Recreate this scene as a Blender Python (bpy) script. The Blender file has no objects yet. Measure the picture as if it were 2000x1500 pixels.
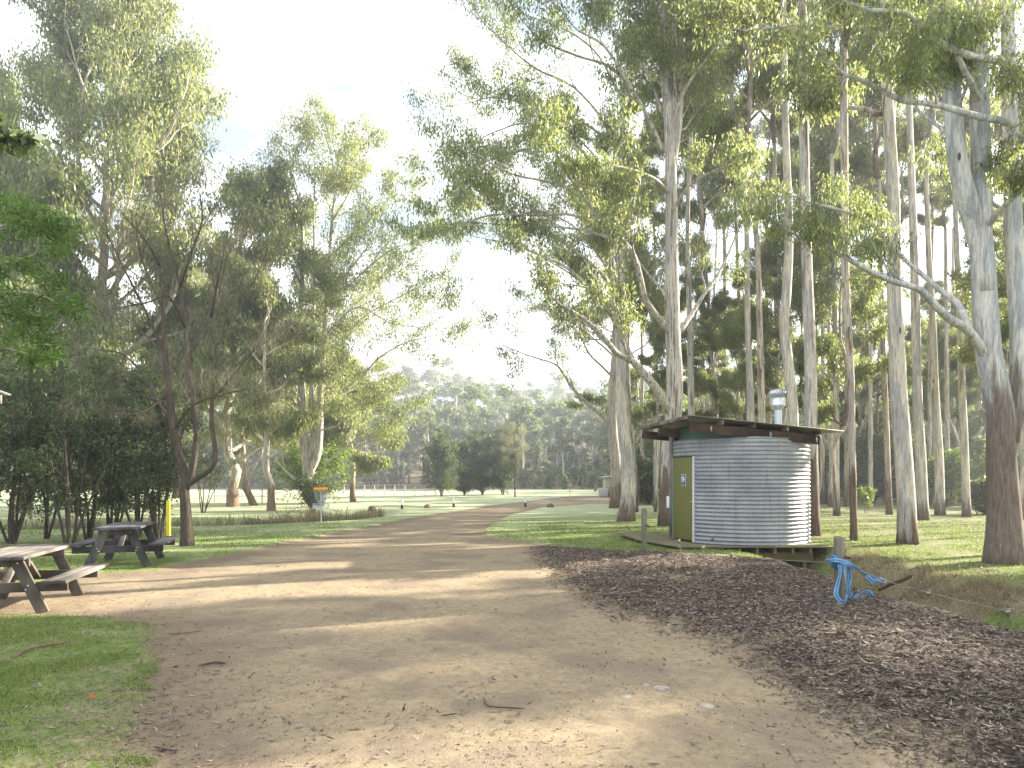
import bpy, math, random, bmesh
import numpy as np
from mathutils import Vector, Matrix
C = bpy.context.scene.collection
PI = math.pi
# ------------------------------------------------------------------ camera numbers (metres, +Y is the way the camera looks)
EYE, HORIZON, FOCAL = 1.7, 930.0, 1333.0
SUN_AZ, SUN_EL = math.radians(24), math.radians(22)          # azimuth turned from +X towards +Y

# ------------------------------------------------------------------ numeric noise
def vnoise(x, y, seed=0):
    x = np.asarray(x, float); y = np.asarray(y, float)
    xi = np.floor(x); yi = np.floor(y); fx = x-xi; fy = y-yi
    fx = fx*fx*(3-2*fx); fy = fy*fy*(3-2*fy)
    def h(a, b):
        v = np.sin(a*127.1+b*311.7+seed*74.7)*43758.5453
        return v-np.floor(v)
    return (h(xi,yi)*(1-fx)+h(xi+1,yi)*fx)*(1-fy)+(h(xi,yi+1)*(1-fx)+h(xi+1,yi+1)*fx)*fy
def fbm(x, y, oct=4, seed=0):
    s = 0; a = .5
    for i in range(oct):
        s = s+a*vnoise(np.asarray(x)*2**i, np.asarray(y)*2**i, seed+i); a *= .5
    return s
def ss(a, b, x):
    t = np.clip((np.asarray(x, float)-a)/(b-a), 0, 1); return t*t*(3-2*t)

# ------------------------------------------------------------------ terrain height
CREEK = np.array([(-30,24.5),(-17,25.5),(-12.5,27.5),(-10,31),(-9.3,36),(-10,44)], float)
DITCH = np.array([(6.2,21),(6.55,17),(6.55,14.5),(6.45,12),(6.35,9.5),(6.7,7.5),(7.6,5.5),(9,3.5)], float)
def seg_dist(x, y, P):
    d = np.full(np.shape(x), 1e9); side = np.zeros(np.shape(x)); tt = np.zeros(np.shape(x))
    for i in range(len(P)-1):
        a = P[i]; b = P[i+1]; e = b-a; L2 = e@e
        t = np.clip(((x-a[0])*e[0]+(y-a[1])*e[1])/L2, 0, 1)
        dx = x-(a[0]+t*e[0]); dy = y-(a[1]+t*e[1]); dd = np.hypot(dx, dy)
        m = dd < d
        d = np.where(m, dd, d); side = np.where(m, np.sign(e[0]*dy-e[1]*dx), side); tt = np.where(m, i+t, tt)
    return d, side, tt
def height(x, y):
    x = np.asarray(x, float); y = np.asarray(y, float)
    q = x/np.maximum(y, 1)
    z = -.62*ss(15, 52, y)*(1-.55*ss(.12, .45, q))
    z = z+.9*ss(45, 110, y)*ss(.3, .6, q)*2
    z = z+ss(120, 300, y)*34*(.75+.5*vnoise(x/70, y/90, 3))*(1-.25*ss(-.1,.1,q))
    d, _, tt = seg_dist(x, y, CREEK)
    z = z-.75*(1-ss(.6, 3.2, d))*ss(0, 1.2, tt)
    d, sd, tt = seg_dist(x, y, DITCH)
    d = d*np.where(sd > 0, 1.45, 1.0)+.25*(vnoise(x*1.3, y*1.3, 8)-.5)
    z = z-.8*(1-ss(.15, 1.5, d))*ss(0.1, 1.6, tt)
    z = z+.10*np.exp(-((x-4.3)**2/2.2+(y-9.5)**2/9))+.06*np.exp(-((x-3.5)**2/3+(y-14)**2/1.2))-.03*np.exp(-((x-2.6)**2/2+(y-11)**2/3))
    z = z+.05*(fbm(x/3, y/3, 2, 5)-.5)*ss(2, 8, np.hypot(x, y))
    return z
def hz(x, y): return float(height(np.array([x]), np.array([y]))[0])
def ray(px, py): return (px-1000)/FOCAL, (HORIZON-py)/FOCAL
def ground(px, py):
    "where the ray through a photograph pixel meets the terrain"
    sx, sz = ray(px, py)
    d = np.geomspace(1.5, 240, 4000)
    m = np.nonzero(EYE+sz*d-height(sx*d, d) <= 0)[0]
    k = d[m[0]] if len(m) else 60.
    return np.array([sx*k, k, hz(sx*k, k)])
def at(px, py, d):
    sx, sz = ray(px, py); return np.array([sx*d, d, EYE+sz*d])

def poly_sd(x, y, P):
    "signed distance to a polygon, positive inside"
    P = np.asarray(P, float); n = len(P)
    d = np.full(len(x), 1e18); ins = np.zeros(len(x), bool)
    for i in range(n):
        a = P[i]; b = P[(i+1) % n]; e = b-a
        t = np.clip(((x-a[0])*e[0]+(y-a[1])*e[1])/(e@e+1e-12), 0, 1)
        d = np.minimum(d, (x-a[0]-t*e[0])**2+(y-a[1]-t*e[1])**2)
        c = ((a[1] > y) != (b[1] > y))
        with np.errstate(divide='ignore', invalid='ignore'):
            xi = (b[0]-a[0])*(y-a[1])/(b[1]-a[1])+a[0]
        ins ^= c & (x < xi)
    return np.where(ins, 1, -1)*np.sqrt(d)

# ------------------------------------------------------------------ mesh building
def mesh_from(name, V, quads=None, tris=None, smooth=False, mats=(), mi=None, attrs=None):
    V = np.asarray(V, np.float32).reshape(-1, 3)
    q = np.zeros((0, 4), np.int32) if quads is None or len(quads) == 0 else np.asarray(quads, np.int32).reshape(-1, 4)
    t = np.zeros((0, 3), np.int32) if tris is None or len(tris) == 0 else np.asarray(tris, np.int32).reshape(-1, 3)
    me = bpy.data.meshes.new(name)
    me.vertices.add(len(V)); me.vertices.foreach_set('co', V.ravel())
    nl = q.size+t.size; me.loops.add(nl)
    me.loops.foreach_set('vertex_index', np.concatenate([q.ravel(), t.ravel()]))
    me.polygons.add(len(q)+len(t))
    ls = np.concatenate([np.arange(len(q))*4, q.size+np.arange(len(t))*3]).astype(np.int32)
    me.polygons.foreach_set('loop_start', ls)
    for m in mats: me.materials.append(m)
    if mi is not None: me.polygons.foreach_set('material_index', np.asarray(mi, np.int32))
    if smooth: me.polygons.foreach_set('use_smooth', np.ones(len(q)+len(t), bool))
    me.update(calc_edges=True)
    if attrs:
        for k, v in attrs.items():
            a = me.attributes.new(k, 'FLOAT', 'POINT'); a.data.foreach_set('value', np.asarray(v, np.float32))
    me.validate()
    return me
class MB:
    def __init__(s): s.V = []; s.Q = []; s.T = []; s.n = 0
    def add(s, V, Q=(), T=()):
        V = np.asarray(V, float).reshape(-1, 3)
        s.V.append(V)
        if len(Q): s.Q.append(np.asarray(Q, np.int64).reshape(-1, 4)+s.n)
        if len(T): s.T.append(np.asarray(T, np.int64).reshape(-1, 3)+s.n)
        s.n += len(V)
    def box(s, c, h, M=None):
        V = np.array([(x*h[0], y*h[1], z*h[2]) for x in (-1, 1) for y in (-1, 1) for z in (-1, 1)], float)
        b = .12*min(h)
        if M is not None: V = V@np.array(M).T
        s.add(V+np.array(c), [(0,1,3,2),(4,6,7,5),(0,4,5,1),(2,3,7,6),(0,2,6,4),(1,5,7,3)])
    def bar(s, a, b, w, t, up=(0, 0, 1)):
        "a squared timber from a to b, w across, t along up"
        a = np.array(a, float); b = np.array(b, float); d = b-a; L = np.linalg.norm(d); d /= L
        up = np.array(up, float); x = np.cross(d, up); x /= np.linalg.norm(x)+1e-9; u = np.cross(x, d)
        M = np.stack([x, d, u], 1)
        s.box((a+b)/2, (w/2, L/2, t/2), M)
    def tube(s, P, R, n=8, cap=True, wob=0, seed=0):
        P = np.asarray(P, float); m = len(P); R = np.broadcast_to(np.asarray(R, float), (m,))
        D = np.gradient(P, axis=0); D /= np.linalg.norm(D, axis=1)[:, None]+1e-12
        ref = np.array([0, 0, 1.]) if abs(D[0][2]) < .8 else np.array([1., 0, 0])
        X = np.zeros_like(P); x = ref-D[0]*(ref@D[0]); x /= np.linalg.norm(x)
        for i in range(m):
            x = x-D[i]*(x@D[i]); x /= np.linalg.norm(x)+1e-12; X[i] = x
        Y = np.cross(D, X)
        a = np.arange(n)*2*PI/n
        rr = R[:, None]*np.ones((1, n))
        if wob:
            k = np.arange(m)[:, None]*.35; aa = a[None, :]
            rr = rr*(1+wob*(np.sin(2*aa+seed+k*.7)*.5+np.sin(3*aa+seed*2.3-k)*.35+np.sin(5*aa+seed+1.7*k)*.25))
        V = P[:, None, :]+rr[..., None]*(np.cos(a)[None, :, None]*X[:, None, :]+np.sin(a)[None, :, None]*Y[:, None, :])
        i = np.arange(m-1)[:, None]; j = np.arange(n)[None, :]; j2 = (j+1) % n
        Q = np.stack([i*n+j, i*n+j2, (i+1)*n+j2, (i+1)*n+j], -1).reshape(-1, 4)
        V = V.reshape(-1, 3); T = []
        if cap:
            V = np.vstack([V, P[-1], P[0]]); e = m*n
            T = [((m-1)*n+k, (m-1)*n+(k+1) % n, e) for k in range(n)]+[((k+1) % n, k, e+1) for k in range(n)]
        s.add(V, Q, T)
    def lathe(s, prof, c=(0, 0, 0), n=32):
        prof = np.asarray(prof, float); a = np.arange(n)*2*PI/n; m = len(prof)
        V = np.stack([prof[:, None, 0]*np.cos(a), prof[:, None, 0]*np.sin(a), prof[:, None, 1]*np.ones(n)], -1).reshape(-1, 3)+np.array(c)
        i = np.arange(m-1)[:, None]; j = np.arange(n)[None, :]; j2 = (j+1) % n
        s.add(V, np.stack([i*n+j, i*n+j2, (i+1)*n+j2, (i+1)*n+j], -1).reshape(-1, 4))
    def ribbon(s, P, W, t=.003):
        "a strap: centre points P, half-width vectors W, thickness t"
        P = np.asarray(P, float); W = np.asarray(W, float); m = len(P)
        D = np.gradient(P, axis=0); N = np.cross(D, W); N /= np.linalg.norm(N, axis=1)[:, None]+1e-9; N = N*t/2
        V = np.concatenate([P-W+N, P+W+N, P+W-N, P-W-N]); Q = []
        for i in range(m-1):
            for a, b in ((0, 1), (1, 2), (2, 3), (3, 0)):
                Q.append((a*m+i, b*m+i, b*m+i+1, a*m+i+1))
        Q += [(0, 3*m, 2*m, m), (m-1, 2*m-1, 3*m-1, 4*m-1)]
        s.add(V, Q)
    def prism(s, poly, z0, z1):
        n = len(poly); V = [(p[0], p[1], z0) for p in poly]+[(p[0], p[1], z1) for p in poly]
        Q = [(i, (i+1) % n, n+(i+1) % n, n+i) for i in range(n)]
        T = [(0, i+1, i) for i in range(1, n-1)]+[(n, n+i, n+i+1) for i in range(1, n-1)]
        s.add(V, Q, T)
    def arrays(s):
        return (np.concatenate(s.V) if s.V else np.zeros((0, 3)), np.concatenate(s.Q) if s.Q else [], np.concatenate(s.T) if s.T else [])
    def build(s, name, mat, parent=None, smooth=False, bevel=0):
        V, Q, T = s.arrays()
        me = mesh_from(name, V, Q, T, smooth, [mat])
        return link(name, me, parent, bevel)
def link(name, me, parent=None, bevel=0):
    o = bpy.data.objects.new(name, me); C.objects.link(o)
    if parent: o.parent = parent
    if bevel:
        b = o.modifiers.new('edge', 'BEVEL'); b.width = bevel; b.segments = 2; b.limit_method = 'ANGLE'
    return o
def thing(name, label, cat, loc=(0, 0, 0), rz=0, group=None):
    o = bpy.data.objects.new(name, None); C.objects.link(o)
    o.location = Vector([float(v) for v in loc]); o.rotation_euler = (0, 0, rz)
    return tag(o, label, cat, group)
def tag(o, label, cat, group=None):
    o['label'] = label; o['category'] = cat
    if group: o['group'] = group
    return o
def kind(o, k): o['kind'] = k; return o

# ------------------------------------------------------------------ materials
class NT:
    def __init__(s, name):
        s.m = bpy.data.materials.new(name); s.m.use_nodes = True; s.t = s.m.node_tree; s.t.nodes.clear()
        s.out = s.n('ShaderNodeOutputMaterial')
    def n(s, k, **kw):
        x = s.t.nodes.new(k)
        for a, v in kw.items(): setattr(x, a, v)
        return x
    def l(s, a, b): s.t.links.new(a, b)
    def inp(s, node, key, v):
        if hasattr(v, 'is_output') or isinstance(v, bpy.types.NodeSocket): s.l(v, node.inputs[key])
        else: node.inputs[key].default_value = v
    def coord(s, k='Object', scale=(1, 1, 1), loc=None):
        c = s.n('ShaderNodeTexCoord'); mp = s.n('ShaderNodeMapping'); mp.inputs['Scale'].default_value = scale
        s.l(c.outputs[k], mp.inputs['Vector'])
        if loc is not None: s.inp(mp, 'Location', loc)
        return mp.outputs[0]
    def noise(s, vec, scale=1, detail=3, rough=.55):
        x = s.n('ShaderNodeTexNoise'); x.inputs['Scale'].default_value = scale; x.inputs['Detail'].default_value = detail
        x.inputs['Roughness'].default_value = rough; s.l(vec, x.inputs['Vector']); return x.outputs['Fac']
    def vor(s, vec, scale=1, feature='F1', out='Distance'):
        x = s.n('ShaderNodeTexVoronoi'); x.feature = feature; x.inputs['Scale'].default_value = scale; s.l(vec, x.inputs['Vector']); return x.outputs[out]
    def ramp(s, f, stops):
        r = s.n('ShaderNodeValToRGB'); e = r.color_ramp.elements
        while len(e) < len(stops): e.new(.5)
        for i, (p, c) in enumerate(stops):
            e[i].position = p; e[i].color = tuple(c)+(1,) if hasattr(c, '__len__') else (c, c, c, 1)
        s.l(f, r.inputs[0]); return r.outputs[0]
    def mapr(s, f, a, b, c=0., d=1., smooth=True):
        r = s.n('ShaderNodeMapRange'); r.interpolation_type = 'SMOOTHSTEP' if smooth else 'LINEAR'
        s.inp(r, 0, f)
        for i, v in ((1, a), (2, b), (3, c), (4, d)): s.inp(r, i, v)
        return r.outputs[0]
    def mix(s, f, a, b, mode='MIX'):
        x = s.n('ShaderNodeMix'); x.data_type = 'RGBA'; x.blend_type = mode
        s.inp(x, 0, f); s.inp(x, 6, a if not isinstance(a, tuple) else a+(1,)); s.inp(x, 7, b if not isinstance(b, tuple) else b+(1,))
        return x.outputs[2]
    def math(s, op, a, b=0.):
        x = s.n('ShaderNodeMath'); x.operation = op; s.inp(x, 0, a); s.inp(x, 1, b); return x.outputs[0]
    def bump(s, h, strength=.5, dist=.02):
        b = s.n('ShaderNodeBump'); b.inputs['Strength'].default_value = strength; b.inputs['Distance'].default_value = dist; s.l(h, b.inputs['Height']); return b.outputs[0]
    def attr(s, k):
        a = s.n('ShaderNodeAttribute'); a.attribute_name = k; return a.outputs['Fac']
    def bsdf(s, col, rough=.8, metal=0., normal=None, spec=.3, sub=None):
        p = s.n('ShaderNodeBsdfPrincipled')
        s.inp(p, 'Base Color', col if not isinstance(col, tuple) else col+(1,)); s.inp(p, 'Roughness', rough); s.inp(p, 'Metallic', metal)
        p.inputs['Specular IOR Level'].default_value = spec
        if normal is not None: s.l(normal, p.inputs['Normal'])
        s.l(p.outputs[0], s.out.inputs[0]); return p
MATS = {}
def plain(name, col, rough=.6, metal=0., vary=.25, scale=8, bump=.15, spec=.3):
    if name in MATS: return MATS[name]
    t = NT(name); v = t.coord('Object')
    n = t.noise(v, scale, 5, .65)
    a = tuple(c*(1-vary) for c in col); b = tuple(min(1, c*(1+vary)) for c in col)
    t.bsdf(t.ramp(n, [(.3, a), (.7, b)]), rough, metal, t.bump(t.noise(v, scale*6, 3), bump, .004), spec)
    MATS[name] = t.m; return t.m
def wood(name, dark, light, ax=1, scale=14, rough=.85, moss=None):
    if name in MATS: return MATS[name]
    t = NT(name); sc = [scale]*3; sc[ax] = scale*.06
    v = t.coord('Object', tuple(sc)); n = t.noise(v, 1.5, 6, .7); big = t.noise(t.coord('Object'), 1.6, 3)
    c = t.ramp(n, [(.3, dark), (.55, tuple((a+b)/2 for a, b in zip(dark, light))), (.75, light)])
    c = t.mix(t.mapr(big, .35, .7), c, tuple(x*.55 for x in dark), 'MIX') if moss is None else t.mix(t.mapr(big, .45, .65), c, moss)
    t.bsdf(c, rough, 0, t.bump(n, .5, .006), .2); MATS[name] = t.m; return t.m
def leaf(name, cols, trans=.45, rough=.5, tcol=None):
    if name in MATS: return MATS[name]
    t = NT(name); g = t.n('ShaderNodeNewGeometry'); r = g.outputs['Random Per Island']
    k = len(cols); c = t.ramp(r, [(i/(k-1), cols[i]) for i in range(k)])
    oi = t.n('ShaderNodeObjectInfo'); hs = t.n('ShaderNodeHueSaturation'); s_ = t.mapr(oi.outputs['Random'], 0., 1., .85, 1.12, False)
    t.l(c, hs.inputs['Color']); t.l(s_, hs.inputs['Value']); c = hs.outputs[0]
    p = t.n('ShaderNodeBsdfPrincipled'); t.l(c, p.inputs['Base Color']); p.inputs['Roughness'].default_value = rough; p.inputs['Specular IOR Level'].default_value = .35
    tr = t.n('ShaderNodeBsdfTranslucent')
    t.l(t.mix(1., c, tcol or (1.55, 1.6, .95), 'MULTIPLY'), tr.inputs['Color'])
    mx = t.n('ShaderNodeMixShader'); mx.inputs[0].default_value = trans
    t.l(p.outputs[0], mx.inputs[1]); t.l(tr.outputs[0], mx.inputs[2]); t.l(mx.outputs[0], t.out.inputs[0])
    MATS[name] = t.m; return t.m
def bark(name, pale, grey, brown, h0, h1, strip=.5):
    "smooth pale gum bark with grey patches and hanging brown strips, rough and brown from the ground to about h0..h1 metres"
    if name in MATS: return MATS[name]
    t = NT(name); oi = t.n('ShaderNodeObjectInfo')
    off = t.n('ShaderNodeCombineXYZ')
    for i in range(3): t.l(t.math('MULTIPLY', oi.outputs['Random'], 37.+11*i), off.inputs[i])
    v = t.coord('Object', (3.2, 3.2, .42), off.outputs[0]); v2 = t.coord('Object', (13, 13, .8), off.outputs[0]); v3 = t.coord('Object', (26, 26, 3.4), off.outputs[0])
    patch = t.noise(v, 1.6, 4, .6); strk = t.noise(v2, 1., 4, .6); fine = t.noise(v3, 1., 4, .7)
    c = t.mix(t.mapr(patch, .46, .54), pale, grey)
    c = t.mix(t.mapr(t.noise(v2, .45, 5, .7), .58, .62, 0., .55), c, tuple(min(1, x*1.22) for x in pale))
    kn = t.vor(t.coord('Object', (2.6, 2.6, .9), off.outputs[0]), 1.)
    c = t.mix(t.mapr(kn, .10, .05), c, tuple(x*.5 for x in brown))
    c = t.mix(t.math('MULTIPLY', t.mapr(strk, .555, .59), strip), c, brown)
    c = t.mix(t.mapr(fine, .35, .7, .0, .45), c, tuple(x*.45 for x in brown))
    g = t.n('ShaderNodeTexCoord'); sx = t.n('ShaderNodeSeparateXYZ'); t.l(g.outputs['Object'], sx.inputs[0])
    zz = t.math('ADD', sx.outputs[2], t.math('MULTIPLY', t.math('SUBTRACT', patch, .5), (h1-h0)*2.2+1.2))
    zz = t.math('ADD', zz, t.math('MULTIPLY', t.math('SUBTRACT', strk, .5), (h1-h0)*1.6+.6))
    lo = t.mapr(zz, (h0+h1)/2-.25-.06*h1, (h0+h1)/2+.25+.06*h1, 1., 0.)
    rough_c = t.ramp(fine, [(.25, tuple(x*.5 for x in brown)), (.5, brown), (.75, tuple(min(1, x*1.55+.03) for x in brown))])
    c = t.mix(lo, c, rough_c)
    hgt = t.math('ADD', t.math('MULTIPLY', fine, t.mapr(lo, 0., 1., .3, 1.6)), t.math('MULTIPLY', strk, .4))
    t.bsdf(c, .85, 0, t.bump(hgt, .9, .05), .15); MATS[name] = t.m; return t.m
SKY_STRENGTH, SUN_STRENGTH, EXPOSURE, HAZE = .12, 5.0, 2.5, .0013
CLOUD = (2.95, 3.08, 3.25); SKYDIM = .55
SHADERS = [(13.5,28,6,.33),(6.5,24,4.5,.8),(6.3,31,6,.8),(2.2,26,4,.9),(1.6,33,6,.9),(-1,29,5,1.),(9.3,23,5.5,.5),(9.2,30,7,.5),(15.4,26,4.5,.62),(15.9,33,7,.6),(12.2,24,5.5,.4),(16.8,30,5,.7),(6.8,38,8,.8),(3,40,9,.9),(19,34,6,.6),(-4,27,4,1.)]
# ------------------------------------------------------------------ ground: grass, gravel road, mulch bed
def worldpoly(px): return np.array([ground(*p)[:2] for p in px])
ROAD = worldpoly([(60,2300),(215,1600),(236,1500),(246,1430),(262,1350),(288,1285),(282,1225),(205,1206),(0,1203),(-350,1203),(-350,1150),(40,1150),(150,1122),(300,1112),(400,1090),
    (500,1071),(640,1042),(750,1021),(850,1003),(950,988),(1040,977),(1100,970),(1180,967),(1250,967),(1250,985),(1150,984),(1060,990),(1000,1004),
    (957,1028),(942,1041),(975,1051),(1050,1060),(1130,1069),(1200,1075),(1260,1078),(1400,1090),(1560,1120),(1700,1180),(1950,1240),(2150,1320),(2500,1700),(2600,2300)])
MULCH = worldpoly([(1040,1062),(1130,1068),(1200,1074),(1262,1077),(1320,1080),(1400,1085),(1480,1090),(1560,1103),(1640,1132),(1720,1166),(1800,1187),(1900,1208),(2000,1228),(2200,1275),(2600,1400),(2900,1800),
    (2250,1800),(1950,1560),(1830,1480),(1710,1425),(1580,1375),(1530,1330),(1440,1285),(1400,1245),(1260,1215),(1120,1165),(1060,1110),(1030,1080)])
th = np.concatenate([np.arange(-115, -48, 2.), np.arange(-48, 48, .26), np.arange(48, 116, 2.)])*PI/180
rr = np.concatenate([[.6, .9, 1.2], np.geomspace(1.5, 330, 640), np.geomspace(345, 410, 4)])
TH, RR = np.meshgrid(th, rr)
gx = (RR*np.sin(TH)).ravel(); gy = (RR*np.cos(TH)).ravel()
rd = poly_sd(gx, gy, ROAD); md = poly_sd(gx, gy, MULCH)
gz = height(gx, gy)
near = 1-ss(14, 30, np.hypot(gx, gy))
wig = (fbm(gx*2.2, gy*2.2, 3, 11)-.45)
gz = gz+near*((fbm(gx*5, gy*5, 3, 21)-.45)*np.where(md > 0, .10, np.where(rd > 0, .022, .05))+.02*np.where(md > 0, fbm(gx*18, gy*18, 2, 31)-.4, 0)*2)
gz = gz-.035*ss(-.05, .3, rd)*(1-ss(.1, .6, md))+.05*ss(-.1, .7, md)
nth = len(th)
I, J = np.meshgrid(np.arange(len(rr)-1), np.arange(nth-1), indexing='ij')
Q = np.stack([I*nth+J, (I+1)*nth+J, (I+1)*nth+J+1, I*nth+J+1], -1).reshape(-1, 4)[:, ::-1]
qr = (rd+.35*wig)[Q].mean(1); qm = (md+.5*wig)[Q].mean(1)
cls = np.where(qm > 0, 2, np.where(qr > 0, 1, 0))

def ground_mat():
    t = NT('ground_cover'); v = t.coord('Object')
    rdv = t.attr('road'); mdv = t.attr('mulch'); dist = t.attr('frost'); dk = t.attr('litter')
    n1 = t.noise(v, 1.3, 5, .65); n2 = t.noise(v, 9, 4, .65); n3 = t.noise(v, 55, 3, .7); n4 = t.noise(v, .35, 3, .5)
    # grass
    g = t.ramp(n2, [(.25, (.085,.135,.03)), (.5, (.155,.21,.055)), (.75, (.265,.28,.12))])
    g = t.mix(t.mapr(n1, .46, .66, 0., .7), g, (.35,.325,.165))
    g = t.mix(t.mapr(n3, .35, .7, 0., .5), g, (.035,.055,.012))
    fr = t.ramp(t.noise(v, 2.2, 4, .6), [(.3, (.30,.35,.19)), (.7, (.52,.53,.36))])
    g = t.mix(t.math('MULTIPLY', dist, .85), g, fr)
    lit = t.ramp(t.noise(v, 26, 4, .7), [(.3, (.10,.075,.045)), (.6, (.26,.21,.13)), (.8, (.40,.35,.24))])
    g = t.mix(t.mapr(t.math('ADD', dk, t.math('MULTIPLY', t.math('SUBTRACT', n2, .5), 1.1)), .35, .75), g, lit)
    # road: sandy gravel
    s1 = t.noise(v, .9, 5, .6); s2 = t.noise(v, 70, 3, .75); s3 = t.noise(v, 14, 4, .65)
    r = t.ramp(s3, [(.2, (.185,.148,.10)), (.5, (.278,.219,.14)), (.8, (.365,.293,.19))])
    r = t.mix(t.mapr(s1, .45, .62, 0., .72), r, (.185,.145,.108))
    r = t.mix(t.mapr(s2, .55, .75, 0., .8), r, (.085,.066,.052))
    r = t.mix(t.mapr(s2, .36, .26, 0., .6), r, (.50,.42,.31))
    r = t.mix(t.mapr(rdv, 1.3, .1, 0., .5), r, (.13,.095,.068))
    # mulch: shredded bark
    w = t.coord('Object', (1, 1, 1)); vo = t.n('ShaderNodeTexVoronoi'); vo.inputs['Scale'].default_value = 34; t.l(w, vo.inputs['Vector'])
    sepc = t.n('ShaderNodeSeparateColor'); t.l(vo.outputs['Color'], sepc.inputs[0])
    m = t.ramp(sepc.outputs[0], [(.1, (.030,.022,.016)), (.5, (.076,.056,.041)), (.85, (.15,.115,.085)), (1., (.27,.215,.16))])
    m = t.mix(t.mapr(t.noise(v, 1.1, 4, .6), .5, .66, 0., .75), m, (.045,.033,.027))
    a = t.math('ADD', rdv, t.math('MULTIPLY', t.math('SUBTRACT', t.noise(v, 3.5, 5, .7), .5), .9))
    c = t.mix(t.mapr(a, -.08, .12), g, r)
    b = t.math('ADD', mdv, t.math('MULTIPLY', t.math('SUBTRACT', t.noise(v, 2.4, 6, .75), .5), 1.7))
    fm = t.mapr(b, -.1, .45); gate = t.mapr(mdv, -1.1, -.2)
    fm = t.math('MULTIPLY', fm, gate)
    grs = t.mapr(rdv, -.25, .0)                                   # no mulch drifts on the lawn side
    fm = t.math('MULTIPLY', fm, t.math('MAXIMUM', grs, t.mapr(mdv, -.1, .1)))
    c = t.mix(fm, c, m)
    hh = t.math('ADD', t.math('MULTIPLY', n3, .6), t.math('MULTIPLY', n2, .6))
    hh = t.math('ADD', hh, t.math('MULTIPLY', t.math('MULTIPLY', sepc.outputs[1], fm), 1.2))
    t.bsdf(c, .95, 0, t.bump(hh, .55, .02), .1)
    return t.m
GM = ground_mat()
cr_d, _, _ = seg_dist(gx, gy, CREEK); di_d, di_s, _ = seg_dist(gx, gy, DITCH)
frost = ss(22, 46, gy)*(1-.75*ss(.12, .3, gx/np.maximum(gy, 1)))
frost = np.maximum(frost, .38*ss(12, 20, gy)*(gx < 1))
litter = .8*(1-ss(.3, 2.0, cr_d))+.8*np.exp(-((di_d-.85)/.28)**2)*(di_s > 0)*(gy < 15)+.5*ss(.2, .45, gx/np.maximum(gy, 1))*(gy > 10)
litter = np.maximum(litter, ss(117, 124, gy)); litter = np.maximum(litter, .8*ss(48, 60, gy)*ss(.18, .24, gx/np.maximum(gy, 1)))
litter = np.maximum(litter, .55*(1-ss(5, 9.5, gy))*ss(-1.6, -.1, rd)*(rd < .2)*(gx < 0))
for k, nm in ((0, 'lawn'), (1, 'gravel_road'), (2, 'mulch_bed')):
    q = Q[cls == k]; ids, inv = np.unique(q, return_inverse=True)
    V = np.stack([gx, gy, gz], 1)[ids]
    me = mesh_from(nm, V, inv.reshape(-1, 4), smooth=True, mats=[GM],
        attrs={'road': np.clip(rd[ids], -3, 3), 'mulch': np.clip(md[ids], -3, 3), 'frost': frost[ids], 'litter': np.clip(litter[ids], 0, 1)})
    kind(link(nm, me), 'structure')
SURF = (th, rr)
def surf_z(x, y):
    "height of the built ground mesh at points (bilinear)"
    t = np.arctan2(x, y); r = np.hypot(x, y)
    j = np.clip(np.searchsorted(th, t)-1, 0, nth-2); i = np.clip(np.searchsorted(rr, r)-1, 0, len(rr)-2)
    u = (t-th[j])/(th[j+1]-th[j]); v = (r-rr[i])/(rr[i+1]-rr[i])
    G = gz.reshape(len(rr), nth)
    return (G[i, j]*(1-u)+G[i, j+1]*u)*(1-v)+(G[i+1, j]*(1-u)+G[i+1, j+1]*u)*v
def surf_mask(x, y):
    return poly_sd(x, y, ROAD), poly_sd(x, y, MULCH)

_flat_ground = ground
def ground(px, py):
    p = _flat_ground(px, py); p[2] = float(surf_z(np.array([p[0]]), np.array([p[1]]))[0]); return p
R = np.random.default_rng(7)
def sector(n, d0, d1, a0, a1, p=1.):
    "points spread over the visible ground, denser near the viewer"
    d = d0*(d1/d0)**(R.random(n)**p); q = a0+(a1-a0)*R.random(n); return d*q, d
def flakes(name, x, y, L, W, lift, mat, tilt=.35, curl=.2, up=.0):
    "small flat scraps lying on the ground: one folded quad pair each"
    n = len(x); z = surf_z(x, y)+lift
    a = R.random(n)*2*PI; pit = R.normal(0, tilt, n)*.5+up; rol = R.normal(0, tilt, n)
    A = np.stack([np.cos(a)*np.cos(pit), np.sin(a)*np.cos(pit), np.sin(pit)], 1)
    B = np.stack([-np.sin(a)*np.cos(rol), np.cos(a)*np.cos(rol), np.sin(rol)], 1)
    P = np.stack([x, y, z], 1); L = L[:, None]/2; W = W[:, None]/2
    k = (R.random((n, 1))*curl)*L; U = np.array([0, 0, 1.])
    V = np.stack([P-A*L+U*k, P-A*L*.1+B*W, P+A*L+U*k, P+A*L*.1-B*W], 1).reshape(-1, 3)
    me = mesh_from(name, V, np.arange(n*4).reshape(-1, 4), mats=[mat])
    return kind(link(name, me), 'stuff')
def scrap_mat(name, cols, rough=.9):
    t = NT(name); g = t.n('ShaderNodeNewGeometry'); k = len(cols)
    t.bsdf(t.ramp(g.outputs['Random Per Island'], [(i/(k-1), c) for i, c in enumerate(cols)]), rough, 0, None, .15); return t.m
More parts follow.
